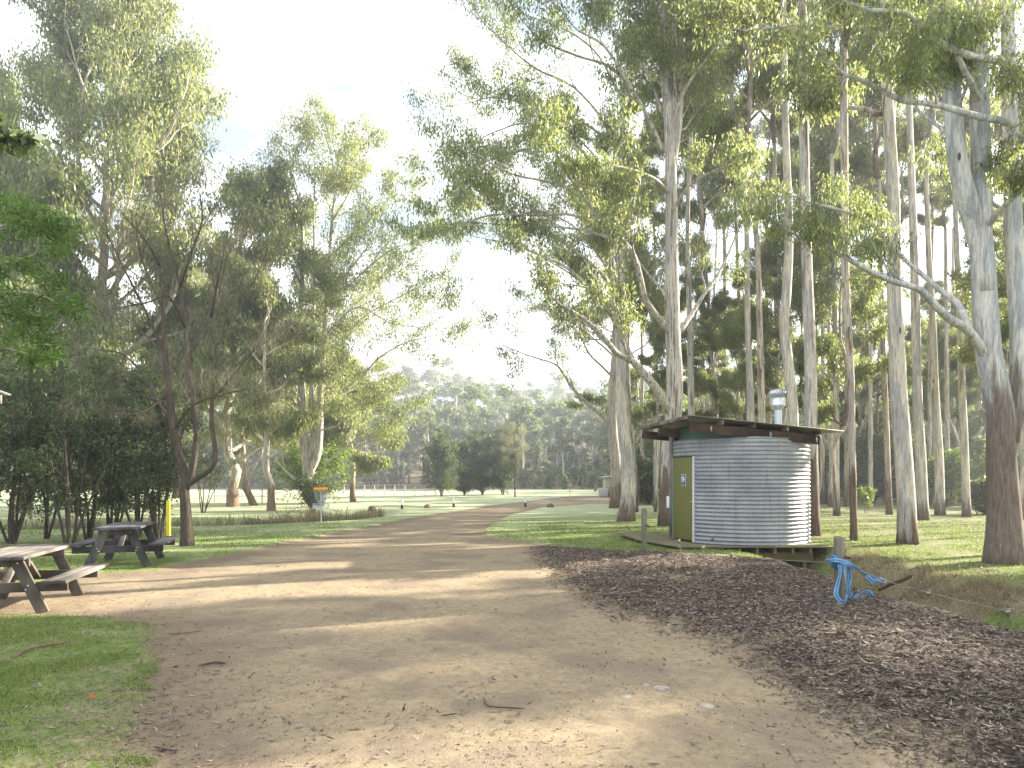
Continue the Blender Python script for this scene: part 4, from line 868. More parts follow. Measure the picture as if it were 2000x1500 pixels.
# ------------------------------------------------------------------ toilet block
K = 1.097
U = np.array([.9925, .122, 0]); Vv = np.array([-.122, .9925, 0]); P0 = np.array([3.65, 14.3, 0])*K
def bl(u, v, z): return P0+U*u+Vv*v+np.array([0, 0, z])      # building axes
g0 = 0.0; TC = np.array([5.30, 16.0, 0])*K; TR = 1.70; ZB, ZT = .09, 2.60
toilet = thing('toilet_block', 'round corrugated iron toilet block with an olive door and a sloping tin roof', 'toilet block', (TC[0], TC[1], 0))
B0 = np.array([TC[0], TC[1], 0])
def sh(m): m.V = [v-B0 for v in m.V]; return m
def tank_mat():
    t = NT('galvanised_iron'); v = t.coord('Object'); n = t.noise(v, 1.6, 5, .65); f = t.noise(t.coord('Object', (30, 30, 30)), 1, 3, .6); dr = t.noise(t.coord('Object', (9, 9, .5)), 1, 4, .6)
    c = t.ramp(n, [(.3, (.22,.235,.25)), (.5, (.31,.325,.345)), (.72, (.40,.41,.415))])
    c = t.mix(t.mapr(f, .35, .75, 0., .4), c, (.17,.18,.19)); c = t.mix(t.mapr(dr, .56, .70, 0., .6), c, (.20,.17,.135))
    p = t.bsdf(c, .5, .5, None, .4); t.inp(p, 'Roughness', t.mapr(f, .3, .7, .48, .7)); return t.m
TANK = tank_mat()
A0, A1, ZD = math.radians(-176.5), math.radians(-144.5), 2.185      # door opening, angles about the tank centre
pitch = .097; nz = int((ZT-ZB)/pitch*8); na = 180
zs = np.linspace(ZB, ZT, nz+1); an = np.sort(np.unique(np.concatenate([np.linspace(-PI, PI, na), [A0, A1]])))
prof = .0145*np.cos((zs-ZB)/pitch*2*PI)
m = MB(); rad = TR+prof
V = np.stack([rad[:, None]*np.cos(an), rad[:, None]*np.sin(an), zs[:, None]*np.ones(len(an))], -1)
V[-1, :, 2] += .012*np.sin(an*3)+.01*np.sin(an*7+1)
i, j = np.meshgrid(np.arange(nz), np.arange(len(an)-1), indexing='ij'); q = np.stack([i*len(an)+j, i*len(an)+j+1, (i+1)*len(an)+j+1, (i+1)*len(an)+j], -1).reshape(-1, 4)
am = (an[:-1]+an[1:])/2; zm = (zs[:-1]+zs[1:])/2
hole = ((am[None, :] > A0) & (am[None, :] < A1) & (zm[:, None] < ZD)).reshape(-1)
m.add(V.reshape(-1, 3), q[~hole])
wall = m.build('wall', TANK, toilet, True); sm = wall.modifiers.new('sheet', 'SOLIDIFY'); sm.thickness = .004
# vertical lap joint with rivets and the drain hole
m = MB()
for a_ in (-70, -28):
    a = math.radians(a_)
    for z in np.arange(ZB+pitch*.5+pitch, ZT-.1, pitch):
        m.lathe([(0, .006), (.006, .004), (.008, 0)], (0, 0, 0), 6); X = m.V[-1].copy(); r_ = TR+.011; z_ = z+pitch*.5
        m.V[-1] = np.stack([(r_+X[:, 2])*math.cos(a)-X[:, 0]*math.sin(a), (r_+X[:, 2])*math.sin(a)+X[:, 0]*math.cos(a), X[:, 1]+z_], 1)
m.build('rivet', TANK, wall, True)
a = math.radians(-128); m = MB(); m.tube([np.array([math.cos(a), math.sin(a), 0])*(TR-.02)+[0, 0, .2], np.array([math.cos(a), math.sin(a), 0])*(TR+.03)+[0, 0, .2]], .03, 10)
m.build('drain_spout', plain('dark_pipe', (.05,.05,.05), .5), toilet, True)
# door in its own flat frame (chord of the circle)
pa = np.array([math.cos(A0), math.sin(A0)])*TR; pb = np.array([math.cos(A1), math.sin(A1)])*TR; e = unit(np.append(pb-pa, 0)); nrm = np.array([e[1], -e[0], 0])
if nrm[:2]@pa < 0: nrm = -nrm
dl = np.linalg.norm(pb-pa); pa3 = np.append(pa, 0)
def dp(s, out, z): return pa3+e*s+nrm*out+np.array([0, 0, z])
OLIVE = plain('olive_paint', (.135,.135,.032), .5, 0, .07, 3, .05, .4); TRIM = plain('white_trim', (.62,.63,.62), .5, 0, .1)
m = MB(); Md = np.stack([e, nrm, [0, 0, 1]], 1)
m.box(dp(dl/2, 0, (ZD+ZB+.03)/2), (dl/2-.045, .02, (ZD-ZB-.03)/2-.012), Md); door = m.build('door', OLIVE, toilet, bevel=.004)
m = MB(); m.box(dp(dl-.018, .012, (ZD+ZB)/2), (.018, .03, (ZD-ZB)/2), Md); m.build('door_jamb', TRIM, toilet, bevel=.003)
m = MB(); m.box(dp(.02, .0, (ZD+ZB)/2), (.02, .03, (ZD-ZB)/2), Md); m.build('door_jamb', plain('green_trim', (.16,.24,.20), .6), toilet, bevel=.003)
m = MB(); m.box(dp(dl/2, .0, ZD-.004), (dl/2-.042, .03, .012), Md); m.build('door_head', plain('dark_trim', (.06,.05,.03), .7), toilet)
m = MB(); m.lathe([(0, .05), (.018, .045), (.022, .02), (.012, .0)], (0, 0, 0), 12); X = m.V[-1].copy(); m.V[-1] = dp(dl-.075, .02, 1.08)+X[:, 0:1]*e+X[:, 2:3]*nrm+X[:, 1:2]*np.array([0, 0, 1]); m.build('handle', BOLT, door, True)
# blue sign: man and woman, with the word strip below
BLUE = plain('sign_blue', (.02,.075,.32), .4, 0, .05); WHITE = plain('sign_white', (.80,.81,.82), .45, 0, .04)
sc = dp(dl*.53, .024, 1.60); m = MB(); m.box(sc, (.098, .004, .145), Md); sign = m.build('sign', WHITE, door, bevel=.002)
m = MB(); m.box(sc+nrm*.0045, (.089, .002, .136), Md); m.build('sign_face', BLUE, sign)
def fig(m, cx, woman):
    o = sc+nrm*.0085
    def quad(pts): n0 = len(pts); m.add([o+e*(cx+p[0])+np.array([0, 0, p[1]+.028]) for p in pts]+[o+nrm*.002+e*(cx+p[0])+np.array([0, 0, p[1]+.028]) for p in pts], [(n0+i, n0+(i+1) % n0, (i+1) % n0, i) for i in range(n0)], [(n0, n0+i, n0+i+1) for i in range(1, n0-1)]+[(n0, n0+i+1, n0+i) for i in range(1, n0-1)])
    quad([(.013*math.cos(a), .068+.013*math.sin(a)) for a in np.arange(10)*2*PI/10])
    if woman: quad([(-.014, .05), (.014, .05), (.034, -.025), (-.034, -.025)])
    else: quad([(-.028, .05), (.028, .05), (.024, -.012), (-.024, -.012)])
    for s in (-1, 1): quad([(s*.012-.008, -.02), (s*.012+.008, -.02), (s*.012+.006, -.085), (s*.012-.006, -.085)])
m = MB(); fig(m, -.04, False); fig(m, .04, True); m.box(sc+nrm*.008+np.array([0, 0, .025]), (.0025, .0015, .085), Md); m.build('pictogram', WHITE, sign)
m = MB()
for k, w in enumerate((.010, .008, .006, .010, .008, .009, .007)): m.box(sc+nrm*.008+e*(-.054+k*.018)+np.array([0, 0, -.108]), (w*.62, .0015, .007), Md)
m.build('lettering', WHITE, sign)
# grey post at the door, hand gel box on its outer face
GREYW = wood('grey_post_timber', (.14,.13,.12), (.34,.32,.29), 2); BROWNW = wood('brown_beam', (.05,.032,.021), (.145,.09,.056), 0); DECKW = wood('deck_timber', (.10,.085,.05), (.27,.235,.14), 0, moss=(.13,.135,.05)); JOIST = wood('treated_joist', (.11,.08,.035), (.27,.20,.09), 1, moss=(.12,.12,.04))
pp = pa3+e*(-.055)+nrm*.0
m = MB(); m.box(pp+np.array([0, 0, 1.46]), (.05, .05, 1.40), Md); m.build('post', GREYW, toilet, bevel=.004)
gp = pp-e*.05+np.array([0, 0, 0])
m = MB(); m.box(gp+np.array([0, 0, 1.03])-e*.05+nrm*.01, (.055, .06, .15), Md); m.lathe([(.02, 0), (.03, .02)], gp+np.array([0, 0, 0]), 8); m.V.pop(); m.Q.pop()
m.n = 8; m.build('soap_dispenser', plain('white_plastic', (.74,.77,.80), .35, 0, .03, spec=.5), toilet, bevel=.02)
# roof: sheet, beams, rafters
RU, RV, ZR = 3.80, 3.40, 2.88*K-.07
def rz_(u): return ZR-.088*u
m = MB(); nu, nv = 2, 200
us = np.linspace(0, RU, nu); vs = np.linspace(-.15, RV, nv)
# corrugations run down the slope
top = np.array([[bl(u, v, rz_(u)+.009*math.cos(v/.076*2*PI)) for v in vs] for u in us]).reshape(-1, 3)
i, j = np.meshgrid(np.arange(nu-1), np.arange(nv-1), indexing='ij'); q = np.stack([i*nv+j, (i+1)*nv+j, (i+1)*nv+j+1, i*nv+j+1], -1).reshape(-1, 4)
m.add(top, q); roof = sh(m).build('roof', plain('roof_iron', (.30,.28,.23), .55, .35, .3, 3), toilet, True); sm = roof.modifiers.new('sheet', 'SOLIDIFY'); sm.thickness = .006
for v in (.03, 1.75, 3.06):
    m = MB(); m.bar(bl(-.06 if v > .5 else .08, v, rz_(0)-.25), bl(3.28, v, rz_(3.28)-.25), .05, .21); sh(m).build('beam', BROWNW, toilet, bevel=.004)
for u in (.05, .84, 1.62, 2.42, 3.22):
    m = MB(); m.bar(bl(u, -.11, rz_(u)-.078), bl(u, RV-.06, rz_(u)-.078), .05, .105); sh(m).build('rafter', wood('grey_rafter', (.10,.085,.07), (.27,.23,.19), 1), toilet, bevel=.004)
m = MB(); m.bar(bl(-.03, -.15, rz_(0)-.05), bl(-.03, RV, rz_(0)-.05), .03, .085); sh(m).build('barge_board', wood('grey_rafter2', (.12,.10,.085), (.33,.29,.25), 1), roof, bevel=.003)
for u in (.45, 1.9, 3.05):
    m = MB(); m.box(bl(u+.15, .0, rz_(u)-.26), (.02, .004, .07)); sh(m).build('strap_bracket', BOLT, toilet)
# green translucent panels closing the gap under the roof
t = NT('green_sheet'); p = t.bsdf((.12,.24,.18), .4, 0, None, .4); tr = t.n('ShaderNodeBsdfTranslucent'); tr.inputs[0].default_value = (.16,.32,.24,1); mx = t.n('ShaderNodeMixShader'); mx.inputs[0].default_value = .5; t.l(p.outputs[0], mx.inputs[1]); t.l(tr.outputs[0], mx.inputs[2]); t.l(mx.outputs[0], t.out.inputs[0]); GREENP = t.m
def panel(a, b, za0, za1, zb0, zb1, nm='clerestory_panel'):
    a = np.array(a); b = np.array(b); d_ = unit(b-a); n_ = np.array([d_[1], -d_[0], 0])*.008; m = MB()
    V = [a+[0, 0, za0], b+[0, 0, zb0], b+[0, 0, zb1], a+[0, 0, za1]]; V = np.array([v+n_ for v in V]+[v-n_ for v in V])
    m.add(V, [(0, 1, 2, 3), (7, 6, 5, 4), (0, 4, 5, 1), (1, 5, 6, 2), (2, 6, 7, 3), (3, 7, 4, 0)]); sh(m).build(nm, GREENP, toilet)
m = MB(); aa = np.linspace(math.radians(-181), math.radians(-20), 60); rp = TR-.19
zt = np.array([rz_((np.array([math.cos(a)*rp+TC[0], math.sin(a)*rp+TC[1], 0])-P0)@U)-.14 for a in aa])
Vp = np.concatenate([np.stack([np.cos(aa)*r_, np.sin(aa)*r_, z_], 1) for r_ in (rp, rp-.015) for z_ in (np.full(60, ZT-.16), zt)]); q = []
for j in range(59): q += [(j, j+1, 61+j, 60+j), (121+j, 120+j, 180+j, 181+j)]
m.add(Vp, q); m.build('clerestory_panel', GREENP, toilet, True)
# deck on joists
DK = [np.array(p)*K for p in ((3.50,14.38), (6.78,14.42), (6.62,18.0), (2.75,17.9), (2.95,15.95))]
ZK = .075
m = MB(); nb = 26; ys = np.linspace(14.38*K, 17.9*K, nb+1)
def xr(y):
    X = []
    for i in range(5):
        a, b_ = DK[i], DK[(i+1) % 5]
        if (a[1]-y)*(b_[1]-y) <= 0 and abs(a[1]-b_[1]) > 1e-9: X.append(a[0]+(b_[0]-a[0])*(y-a[1])/(b_[1]-a[1]))
    return (min(X), max(X)) if len(X) > 1 else (DK[0][0], DK[1][0])
for k in range(nb):
    y0, y1 = ys[k]+.004, ys[k+1]-.004; l0, r0 = xr(min(max(y0, 14.43*K), 17.85*K)); l1, r1 = xr(min(max(y1, 14.43*K), 17.85*K))
    m.prism([(l0, y0), (r0, y0), (r1, y1), (l1, y1)], ZK-.03, ZK)
deck = sh(m).build('deck', DECKW, toilet, bevel=.003)
for k, x_ in enumerate(np.linspace(3.7*K, 6.70*K, 9)):
    m = MB(); m.bar((x_, 14.44*K, ZK-.105), (x_, 17.8*K, ZK-.105), .05, .145); sh(m).build('joist', JOIST, deck, bevel=.003)
for y_ in (14.75*K, 17.3*K):
    m = MB(); m.bar((3.9*K, y_, ZK-.285), (6.5*K, y_, ZK-.285), .06, .21); sh(m).build('bearer', JOIST, deck, bevel=.003)
for (x_, y_) in ((6.35*K, 14.75*K), (5.4*K, 14.75*K), (6.35*K, 17.3*K), (4.4*K, 14.75*K)):
    m = MB(); zg = hz(x_, y_); m.box((x_, y_+.07, (ZK-.2+zg-.1)/2), (.05, .05, (ZK-.2-zg+.1)/2)); sh(m).build('stump', JOIST, deck)
# vent with spinning cowl
vp = at(1520, 826, 17.2); vz = rz_(2.0)-.06; vent_m = plain('bright_steel', (.62,.64,.66), .33, .85, .1, 6)
m = MB(); m.lathe([(.09, vz), (.09, vz+.52)], (vp[0]-B0[0], vp[1]-B0[1], 0), 24); pipe = m.build('vent_pipe', plain('zinc_pipe', (.52,.56,.62), .45, .55, .1), toilet, True)
m = MB(); c0 = (vp[0]-B0[0], vp[1]-B0[1], vz+.51); m.lathe([(.092, 0), (.175, .11), (.18, .125), (.178, .13), (.178, .30), (.17, .305), (.0, .305)], c0, 28); m.build('vent_collar', vent_m, pipe, True)
m = MB(); nb = 22; zc = c0[2]+.41
for k in range(nb):
    a0 = k*2*PI/nb; Pn = []; Wn = []
    for s_ in np.linspace(-1, 1, 9):
        la = s_*1.22; r_ = .225*math.cos(la)**.75; aa = a0+.42*s_; Pn.append((c0[0]+r_*math.cos(aa), c0[1]+r_*math.sin(aa), zc+.115*math.sin(la)/math.sin(1.22)))
        tg = np.array([-math.sin(aa+.45), math.cos(aa+.45), 0]); Wn.append(tg*r_*PI/nb*1.05)
    m.ribbon(Pn, Wn, .002)
m.lathe([(.11, .105), (.1, .122), (0, .13)], (c0[0], c0[1], zc), 20); m.lathe([(.16, -.105), (.165, -.095)], (c0[0], c0[1], zc), 20); m.build('spinning_cowl', vent_m, pipe, True)

# ------------------------------------------------------------------ bollard posts, wire rope and blue strap
POSTW = wood('round_post_timber', (.085,.08,.055), (.24,.22,.165), 2, moss=(.10,.105,.06))
def fence_post(px, py, h, r, label, notch):
    b = ground(px, py); t = thing('wooden_post', label, 'post', b, 0, 'wooden posts of the wire rope barrier'); m = MB()
    m.tube([(0, 0, -.15), (0, 0, .02), (.004, 0, h*.5), (0, .003, h-.012), (0, 0, h)], [r*1.02, r, r, r, r*.93], 16, True, .03, px); m.build('shaft', POSTW, t, True)
    m = MB(); m.bar((r*.6, -r*.8, h*notch+.02), (r*1.7, -r*.9, h*notch), .02, .03); m.build('staple', plain('rusty_steel', (.09,.07,.06), .6, .6), t); return b
pA = fence_post(1258, 1076, .93, .063, 'mossy square cut post standing at the mulch edge before the toilet block', .60)
pB = fence_post(1639, 1180, .80, .064, 'wooden post wrapped in a blue strap at the edge of the ditch', .68)
SQ = [at(1262, 1028, pA[1]-.06), at(1285, 1037, 14.9), at(1325, 1056, 14.1), at(1372, 1069, 13.1), at(1428, 1083, 12.0), at(1500, 1092, 10.8), at(1560, 1096, 10.0), at(1622, 1099, pB[1]+.05), at(1640, 1100, pB[1]-.09), at(1725, 1133, pB[1]-.35), at(1812, 1157, 8.2), at(1890, 1177, 8.1), at(1968, 1194, 7.8), at(2060, 1216, 7.5), at(2200, 1250, 7.)]
ROPE = plain('wire_rope', (.20,.18,.15), .6, .3, .3, 60)
t = thing('wire_rope', 'sagging wire rope with clamps and loose ends, strung between the two wooden posts', 'rope', SQ[0])
m = MB(); m.tube(smooth_path(np.array(SQ)-SQ[0], 5), .006, 6); m.build('rope', ROPE, t, True)
for k, L in ((1, .3), (2, .33), (3, .28), (4, .3), (10, .36), (12, .22)):
    c = SQ[k]-SQ[0]; m = MB(); m.box(c+np.array([0, 0, -.01]), (.022, .014, .022)); m.tube([c+[-.02, 0, -.03], c+[.02, 0, -.03], c+[.03, 0, .03], c+[-.01, 0, .03]], .009, 6); m.tube([c, c+[.008, 0, -.06]], .014, 8); m.build('clamp', plain('clamp_steel', (.30,.27,.24), .45, .7), t, True)
    m = MB(); m.tube(smooth_path([c+[0, 0, -.05], c+[.03, -.02, -L*.45], c+[.04, -.04, -L*.7], c+[-.01, -.05, -L*.95], c+[-.06, -.08, -L*1.05]], 4), .004, 5); m.build('loose_end', ROPE, t, True)
STRAP = plain('blue_webbing', (.06,.185,.36), .8, 0, .45, 14, .6)
DS = pB[1]-.04; pc = at(1640, 1100, DS)
STRIPE = plain('strap_stripe', (.30,.42,.52), .8, 0, .2, 20)
def sp_(px, py, dd=0): return at(px, py, DS-.05+dd)
t = thing('lashing_strap', 'blue webbing strap tied round the ditch side post with its ends hanging down', 'strap', pc)
def strap(nm, pts, hw, roll=None, mat=STRAP, axis=(1, 0, 0)):
    P = smooth_path([sp_(*p) for p in pts], 5)-pc; D = np.gradient(P, axis=0); n = len(P); Wv = []
    for i in range(n):
        d_ = unit(D[i]); v = np.cross(d_, [0, -1, 0]); v = unit(v); r_ = 0 if roll is None else np.interp(i/(n-1), np.linspace(0, 1, len(roll)), roll)
        o_ = np.cross(d_, v); Wv.append((v*math.cos(r_)+o_*math.sin(r_))*hw)
    m = MB(); m.ribbon(P, Wv, .004); o = m.build(nm, mat, t); m = MB(); Wv = np.array(Wv)
    for f in (-.62, .62): m.ribbon(P+Wv*f, Wv*.13, .0065)
    m.build('stripe', STRIPE, o); return o
m = MB()
for k, (z0, tl) in enumerate(((.0, .03), (-.035, -.03), (.03, -.05))):
    P = []; Wn = []
    for a_ in np.linspace(0, 2*PI, 25): P.append((.078*math.cos(a_)-.004, .078*math.sin(a_)+.06, z0+tl*math.cos(a_))); Wn.append((0, 0, .034))
    m.ribbon(np.array(P)+np.array([0, -.02, 0]), Wn, .004)
m.build('wrap', STRAP, t)
strap('band', [(1613,1096,-.02), (1632,1094,-.08), (1655,1099,-.08), (1662,1104,0)], .028, [.2, -.5, .6])
strap('band', [(1645,1102,-.1), (1668,1107,-.1), (1690,1122,-.08), (1712,1131,-.05), (1727,1134,0)], .027, [-.3, .5, 1.2, .2, -.6, .3])
strap('hanging_loop', [(1640,1102,-.08), (1641,1120,-.10), (1634,1150,-.12), (1634,1164,-.14), (1645,1176,-.16), (1653,1168,-.17), (1652,1140,-.15), (1650,1112,-.12), (1646,1100,-.1)], .029, [.6, 1.4, .7, -.2, .3, 1.3, .5, 1.2])
strap('hanging_end', [(1658,1104,-.04), (1660,1130,-.05), (1657,1150,-.06), (1664,1168,-.1), (1672,1166,-.12), (1682,1158,-.1), (1696,1156,-.1), (1703,1164,-.1)], .028, [1.2, .7, 1.4, .9, .2, 1.0, .2, .9])
strap('tail', [(1692,1124,-.1), (1700,1132,-.12), (1708,1140,-.12)], .03, [.1, .3])
m = MB(); m.tube(smooth_path([sp_(1716,1129)-pc, sp_(1726,1130)-pc, sp_(1732,1135)-pc, sp_(1726,1138)-pc, sp_(1717,1134)-pc], 3), .006, 6); m.build('hook', BOLT, t, True)

# ------------------------------------------------------------------ things on the lawns
YEL = plain('yellow_paint', (.62,.52,.03), .5, 0, .06, 4)
b = ground(329, 1064); m = MB(); hh = 86/FOCAL*b[1]; m.box((0, 0, hh/2-.05), (.045, .03, hh/2+.05)); t = thing('marker_post', 'tall plain yellow post beside the she oak trunk', 'post', b); m.build('shaft', YEL, t, bevel=.006)
b = at(1257, 978, 31.); zg = hz(b[0], 31.); t = thing('marker_peg', 'thin yellow peg in the lawn before the dark bush near the toilet', 'peg', (b[0], 31., zg)); m = MB(); m.tube([(0, 0, -.05), (0, 0, .5)], .018, 8); m.build('shaft', YEL, t)
m = MB(); m.box((0, 0, .53), (.025, .025, .04)); m.build('cap', YEL, t)
b = at(1755, 985, 31.); zg = hz(b[0], 31.); t = thing('marker_peg', 'thin yellow peg at the back of the sunny wood beside the white barked gum', 'peg', (b[0], 31., zg)); m = MB(); m.tube([(0, 0, -.05), (0, 0, .62)], .022, 8); m.build('shaft', YEL, t)
def disc_basket(b, label, band, s=1.):
    t = thing('disc_golf_basket', label, 'disc golf basket', b, .3, 'disc golf baskets'); G = plain('basket_steel', (.42,.46,.50), .45, .6)
    m = MB(); m.lathe([(.025, -.1), (.025, 1.42*s)], (0, 0, 0), 12); m.build('pole', G, t, True)
    m = MB(); m.lathe([(.27, 1.30), (.275, 1.30), (.275, 1.42), (.27, 1.42), (.27, 1.30)], (0, 0, 0), 28)
    m.build('band', band, t, True)
    for a in range(3):
        m = MB(); aa = a*PI/3; m.bar((-.27*math.cos(aa), -.27*math.sin(aa), 1.40), (.27*math.cos(aa), .27*math.sin(aa), 1.40), .015, .01); m.build('spoke', G, t)
    for k in range(18):
        a = k*2*PI/18; P = [(math.cos(a)*r, math.sin(a)*r, z) for r, z in ((.26, 1.31), (.235, 1.1), (.19, .93), (.12, .84), (.03, .80))]; m = MB(); m.tube(smooth_path(P, 3), .006, 4); m.build('chain', G, t)
    m = MB()
    for z in (.58, .66, .76): m.lathe([(.335, z), (.345, z-.008), (.335, z-.016), (.327, z-.008), (.335, z)], (0, 0, 0), 28)
    for k in range(24): a = k*2*PI/24; m.tube([(.335*math.cos(a), .335*math.sin(a), .765), (.325*math.cos(a), .325*math.sin(a), .565), (.03*math.cos(a), .03*math.sin(a), .56)], .006, 4)
    m.build('tray', G, t, True); return t
disc_basket(ground(627, 1020), 'orange banded disc golf basket on the lawn beside the many stemmed gum', plain('orange_band', (.80,.32,.02), .45, 0, .05))
b = at(1113, 955, 75); b[2] = hz(b[0], 75.); disc_basket(b, 'far small disc golf basket with an orange top across the bright field', plain('orange_band_far', (.80,.36,.08), .5, 0, .05), 1.)
BW, BB = plain('bollard_white', (.78,.79,.78), .5, 0, .05), plain('bollard_black', (.03,.03,.033), .5, 0, .2)
for px, py, lab in ((785,994,'white topped black bollard between the two rocks on the lawn'), (886,991,'white topped black bollard just past the flat brown rock, by the road edge'), (1026,989,'white topped black bollard on the far side of the road beside the round rock')):
    b = ground(px, py); t = thing('bollard', lab, 'bollard', b, 0, 'white topped bollards along the road'); s = 19/FOCAL*b[1]; r = 2.4/FOCAL*b[1]
    m = MB(); m.lathe([(r, -.1), (r, s*.42)], (0, 0, 0), 14); m.build('shaft', BB, t, True)
    m = MB(); m.lathe([(r*1.02, s*.42), (r*1.02, s*.95), (r*.9, s), (0, s)], (0, 0, 0), 14); m.build('top', BW, t, True)
def rock(px, py, wpx, hpx, label, seed, col=(.16,.13,.105), name='rock', group='rocks along the road', sink=.25, b=None):
    b = ground(px, py) if b is None else b; k = b[1]/FOCAL; rng = np.random.default_rng(seed); bm = bmesh.new(); bmesh.ops.create_icosphere(bm, subdivisions=3, radius=1)
    V = np.array([v.co[:] for v in bm.verts]); F = [[v.index for v in f.verts] for f in bm.faces]; bm.free()
    s = 1+.22*(fbm(V[:, 0]*1.3+seed, V[:, 1]*1.3+V[:, 2]*1.1, 3, seed)-.45)*2+.1*(fbm(V[:, 0]*3+seed, V[:, 2]*3+V[:, 1], 2, seed+4)-.4)
    V = V*s[:, None]*np.array([wpx*k/2, wpx*k/2*.8, hpx*k*.72]); V[:, 2] += hpx*k*(.5-sink)*.6
    o = link(name, mesh_from(name, V, None, F, True, [plain('rock_%d' % seed, col, .9, 0, .35, 6, .6)])); o.location = Vector([float(a) for a in b]); o.rotation_euler = (0, 0, seed); return tag(o, label, 'rock', group)
rock(727, 997, 17, 11, 'dark pointed rock on the lawn, nearest the disc golf basket', 1, (.075,.065,.06))
rock(836, 992, 19, 8, 'flat brown rock lying between the two lawn bollards', 2, (.19,.145,.105))
rock(1075, 991, 15, 9, 'round brown rock on the far lawn beside the bollard across the road', 3, (.15,.115,.085))
rock(1163, 959, 7, 5, 'tiny far rock on the bright field before the hut', 4, (.12,.10,.08)); rock(1192, 957, 9, 6, 'far rock on the bright field half behind the close gum trunks', 5, (.12,.10,.08))
for i, (px, py, w, h, lab) in enumerate([(1290,1336,34,5,'pale flat stone showing through the road near the mulch, farther one'), (1262,1331,16,4,'small pale stone beside the farther flat stone in the road'), (1380,1370,32,6,'pale flat stone showing through the road near the mulch, nearer one'), (1222,1352,26,4,'thin grey stone sliver flush with the road near the flat stones')]):
    rock(px, py, w, h, lab, 10+i, (.30,.27,.23), 'embedded_stone', 'stones set in the road', .75)
# twigs, bark strips and the orange leaf
def stick(name, pts, r, label, col, cat='twig'):
    P = np.array([ground(*p)+np.array([0, 0, r*.8+.012]) for p in pts]); o_ = P[0].copy(); m = MB(); m.tube(smooth_path(P-o_, 3), [r*.5]+[r]*(len(smooth_path(P, 3))-2)+[r*.4], 5); o = m.build(name, plain(label[:12], col, .9, 0, .3, 20), None, True); o.location = Vector([float(a) for a in o_]); return tag(o, label, cat)
stick('twig', [(945,1358), (953,1374), (1000,1377), (1025,1379)], .006, 'bent brown twig lying alone in the middle of the road', (.10,.06,.04))
stick('twig', [(862,1393), (893,1389)], .005, 'short dark twig lying near the bent one on the road', (.07,.05,.04))
stick('twig', [(300,1456), (320,1459), (345,1460)], .006, 'thin dark twig on the road edge beside the near grass', (.08,.06,.05))
stick('bark_strip', [(25,1292), (55,1273), (95,1266), (140,1258)], .012, 'long curled brown bark strip lying across the near grass', (.17,.11,.075), 'bark')
stick('bark_strip', [(330,1236), (365,1232), (393,1229)], .008, 'curled bark scrap lying in the strip of sun on the road', (.20,.11,.05), 'bark')
stick('bark_strip', [(388,1296), (420,1290), (441,1293)], .010, 'dark bark scrap on the shaded road near the grass corner', (.07,.05,.04), 'bark')
stick('fallen_branch', [(1716,1157), (1740,1145), (1765,1135), (1782,1127)], .03, 'dark dead branch lying in the ditch behind the blue strap', (.10,.06,.045), 'branch')
b = ground(178, 1367); m = MB(); m.ribbon([(-.03, 0, .02), (-.01, 0, .03), (.015, .005, .028), (.035, .0, .018)], [(0, .004, 0), (0, .02, .004), (0, .02, -.004), (0, .003, 0)], .0015); o = m.build('orange_leaf', plain('orange_leaf', (.55,.10,.01), .6, 0, .2), None, True); o.location = Vector([float(a) for a in b]); tag(o, 'single bright orange leaf lying on the near grass edge', 'leaf')
# ------------------------------------------------------------------ far fence and hut
FW = plain('old_fence_timber', (.48,.46,.42), .9, 0, .3, 3)
def rail_fence(x0, x1, d, h, label, n, rails=(.45, .95)):
    a = at(x0, 940, d); c = at(x1, 940, d); a[2] = hz(a[0], d); c[2] = hz(c[0], d); t = thing('rail_fence', label, 'fence', a); 
    for k in range(n+1):
        p = a+(c-a)*k/n; p[2] = hz(p[0], d); m = MB(); m.box(p-a+np.array([0, 0, h/2-.1]), (.045, .045, h/2+.1)); m.build('fence_post', FW, t)
    for r in rails:
        m = MB(); m.bar(np.array([0, -.1, h*r]), c-a+np.array([0, -.1, h*r]), .03, .08); m.build('rail', FW, t)
rail_fence(672, 850, 82, 1.3, 'grey post and rail fence along the far edge of the bright field', 9)
rail_fence(420, 535, 60, 1.3, 'pale old rail fence seen between the leaning tree and the glowing bush', 5)
x0 = at(1190, 940, 78); zb = hz(x0[0], 78.); t = thing('pump_hut', 'small pale fibro hut with a skillion roof, half hidden by gum trunks', 'hut', (x0[0], 78, zb))
k = 78/FOCAL; CR = plain('hut_wall', (.50,.47,.37), .8, 0, .1, 2); TIN = plain('hut_tin', (.45,.47,.50), .5, .3, .1)
m = MB(); m.box((.55, 1., 1.1), (1., 1.2, 1.1)); m.build('wall', CR, t, bevel=.01)
m = MB(); m.box((1.15, -.24, 1.1), (.38, .03, 1.09)); m.build('door', plain('hut_door', (.22,.27,.33), .6), t)
m = MB(); m.box((-.05, -.235, .55), (.4, .03, .53)); m.build('lower_panel', plain('hut_panel', (.32,.28,.22), .8), t)
m = MB(); m.bar((-.85, 1., 2.2), (2.0, 1., 2.48), 3., .07); m.build('roof', TIN, t, bevel=.01)
m = MB(); m.box((-.75, -.3, .48), (.5, .6, .48)); m.build('water_tank', plain('hut_block', (.55,.56,.55), .8), t, bevel=.03)
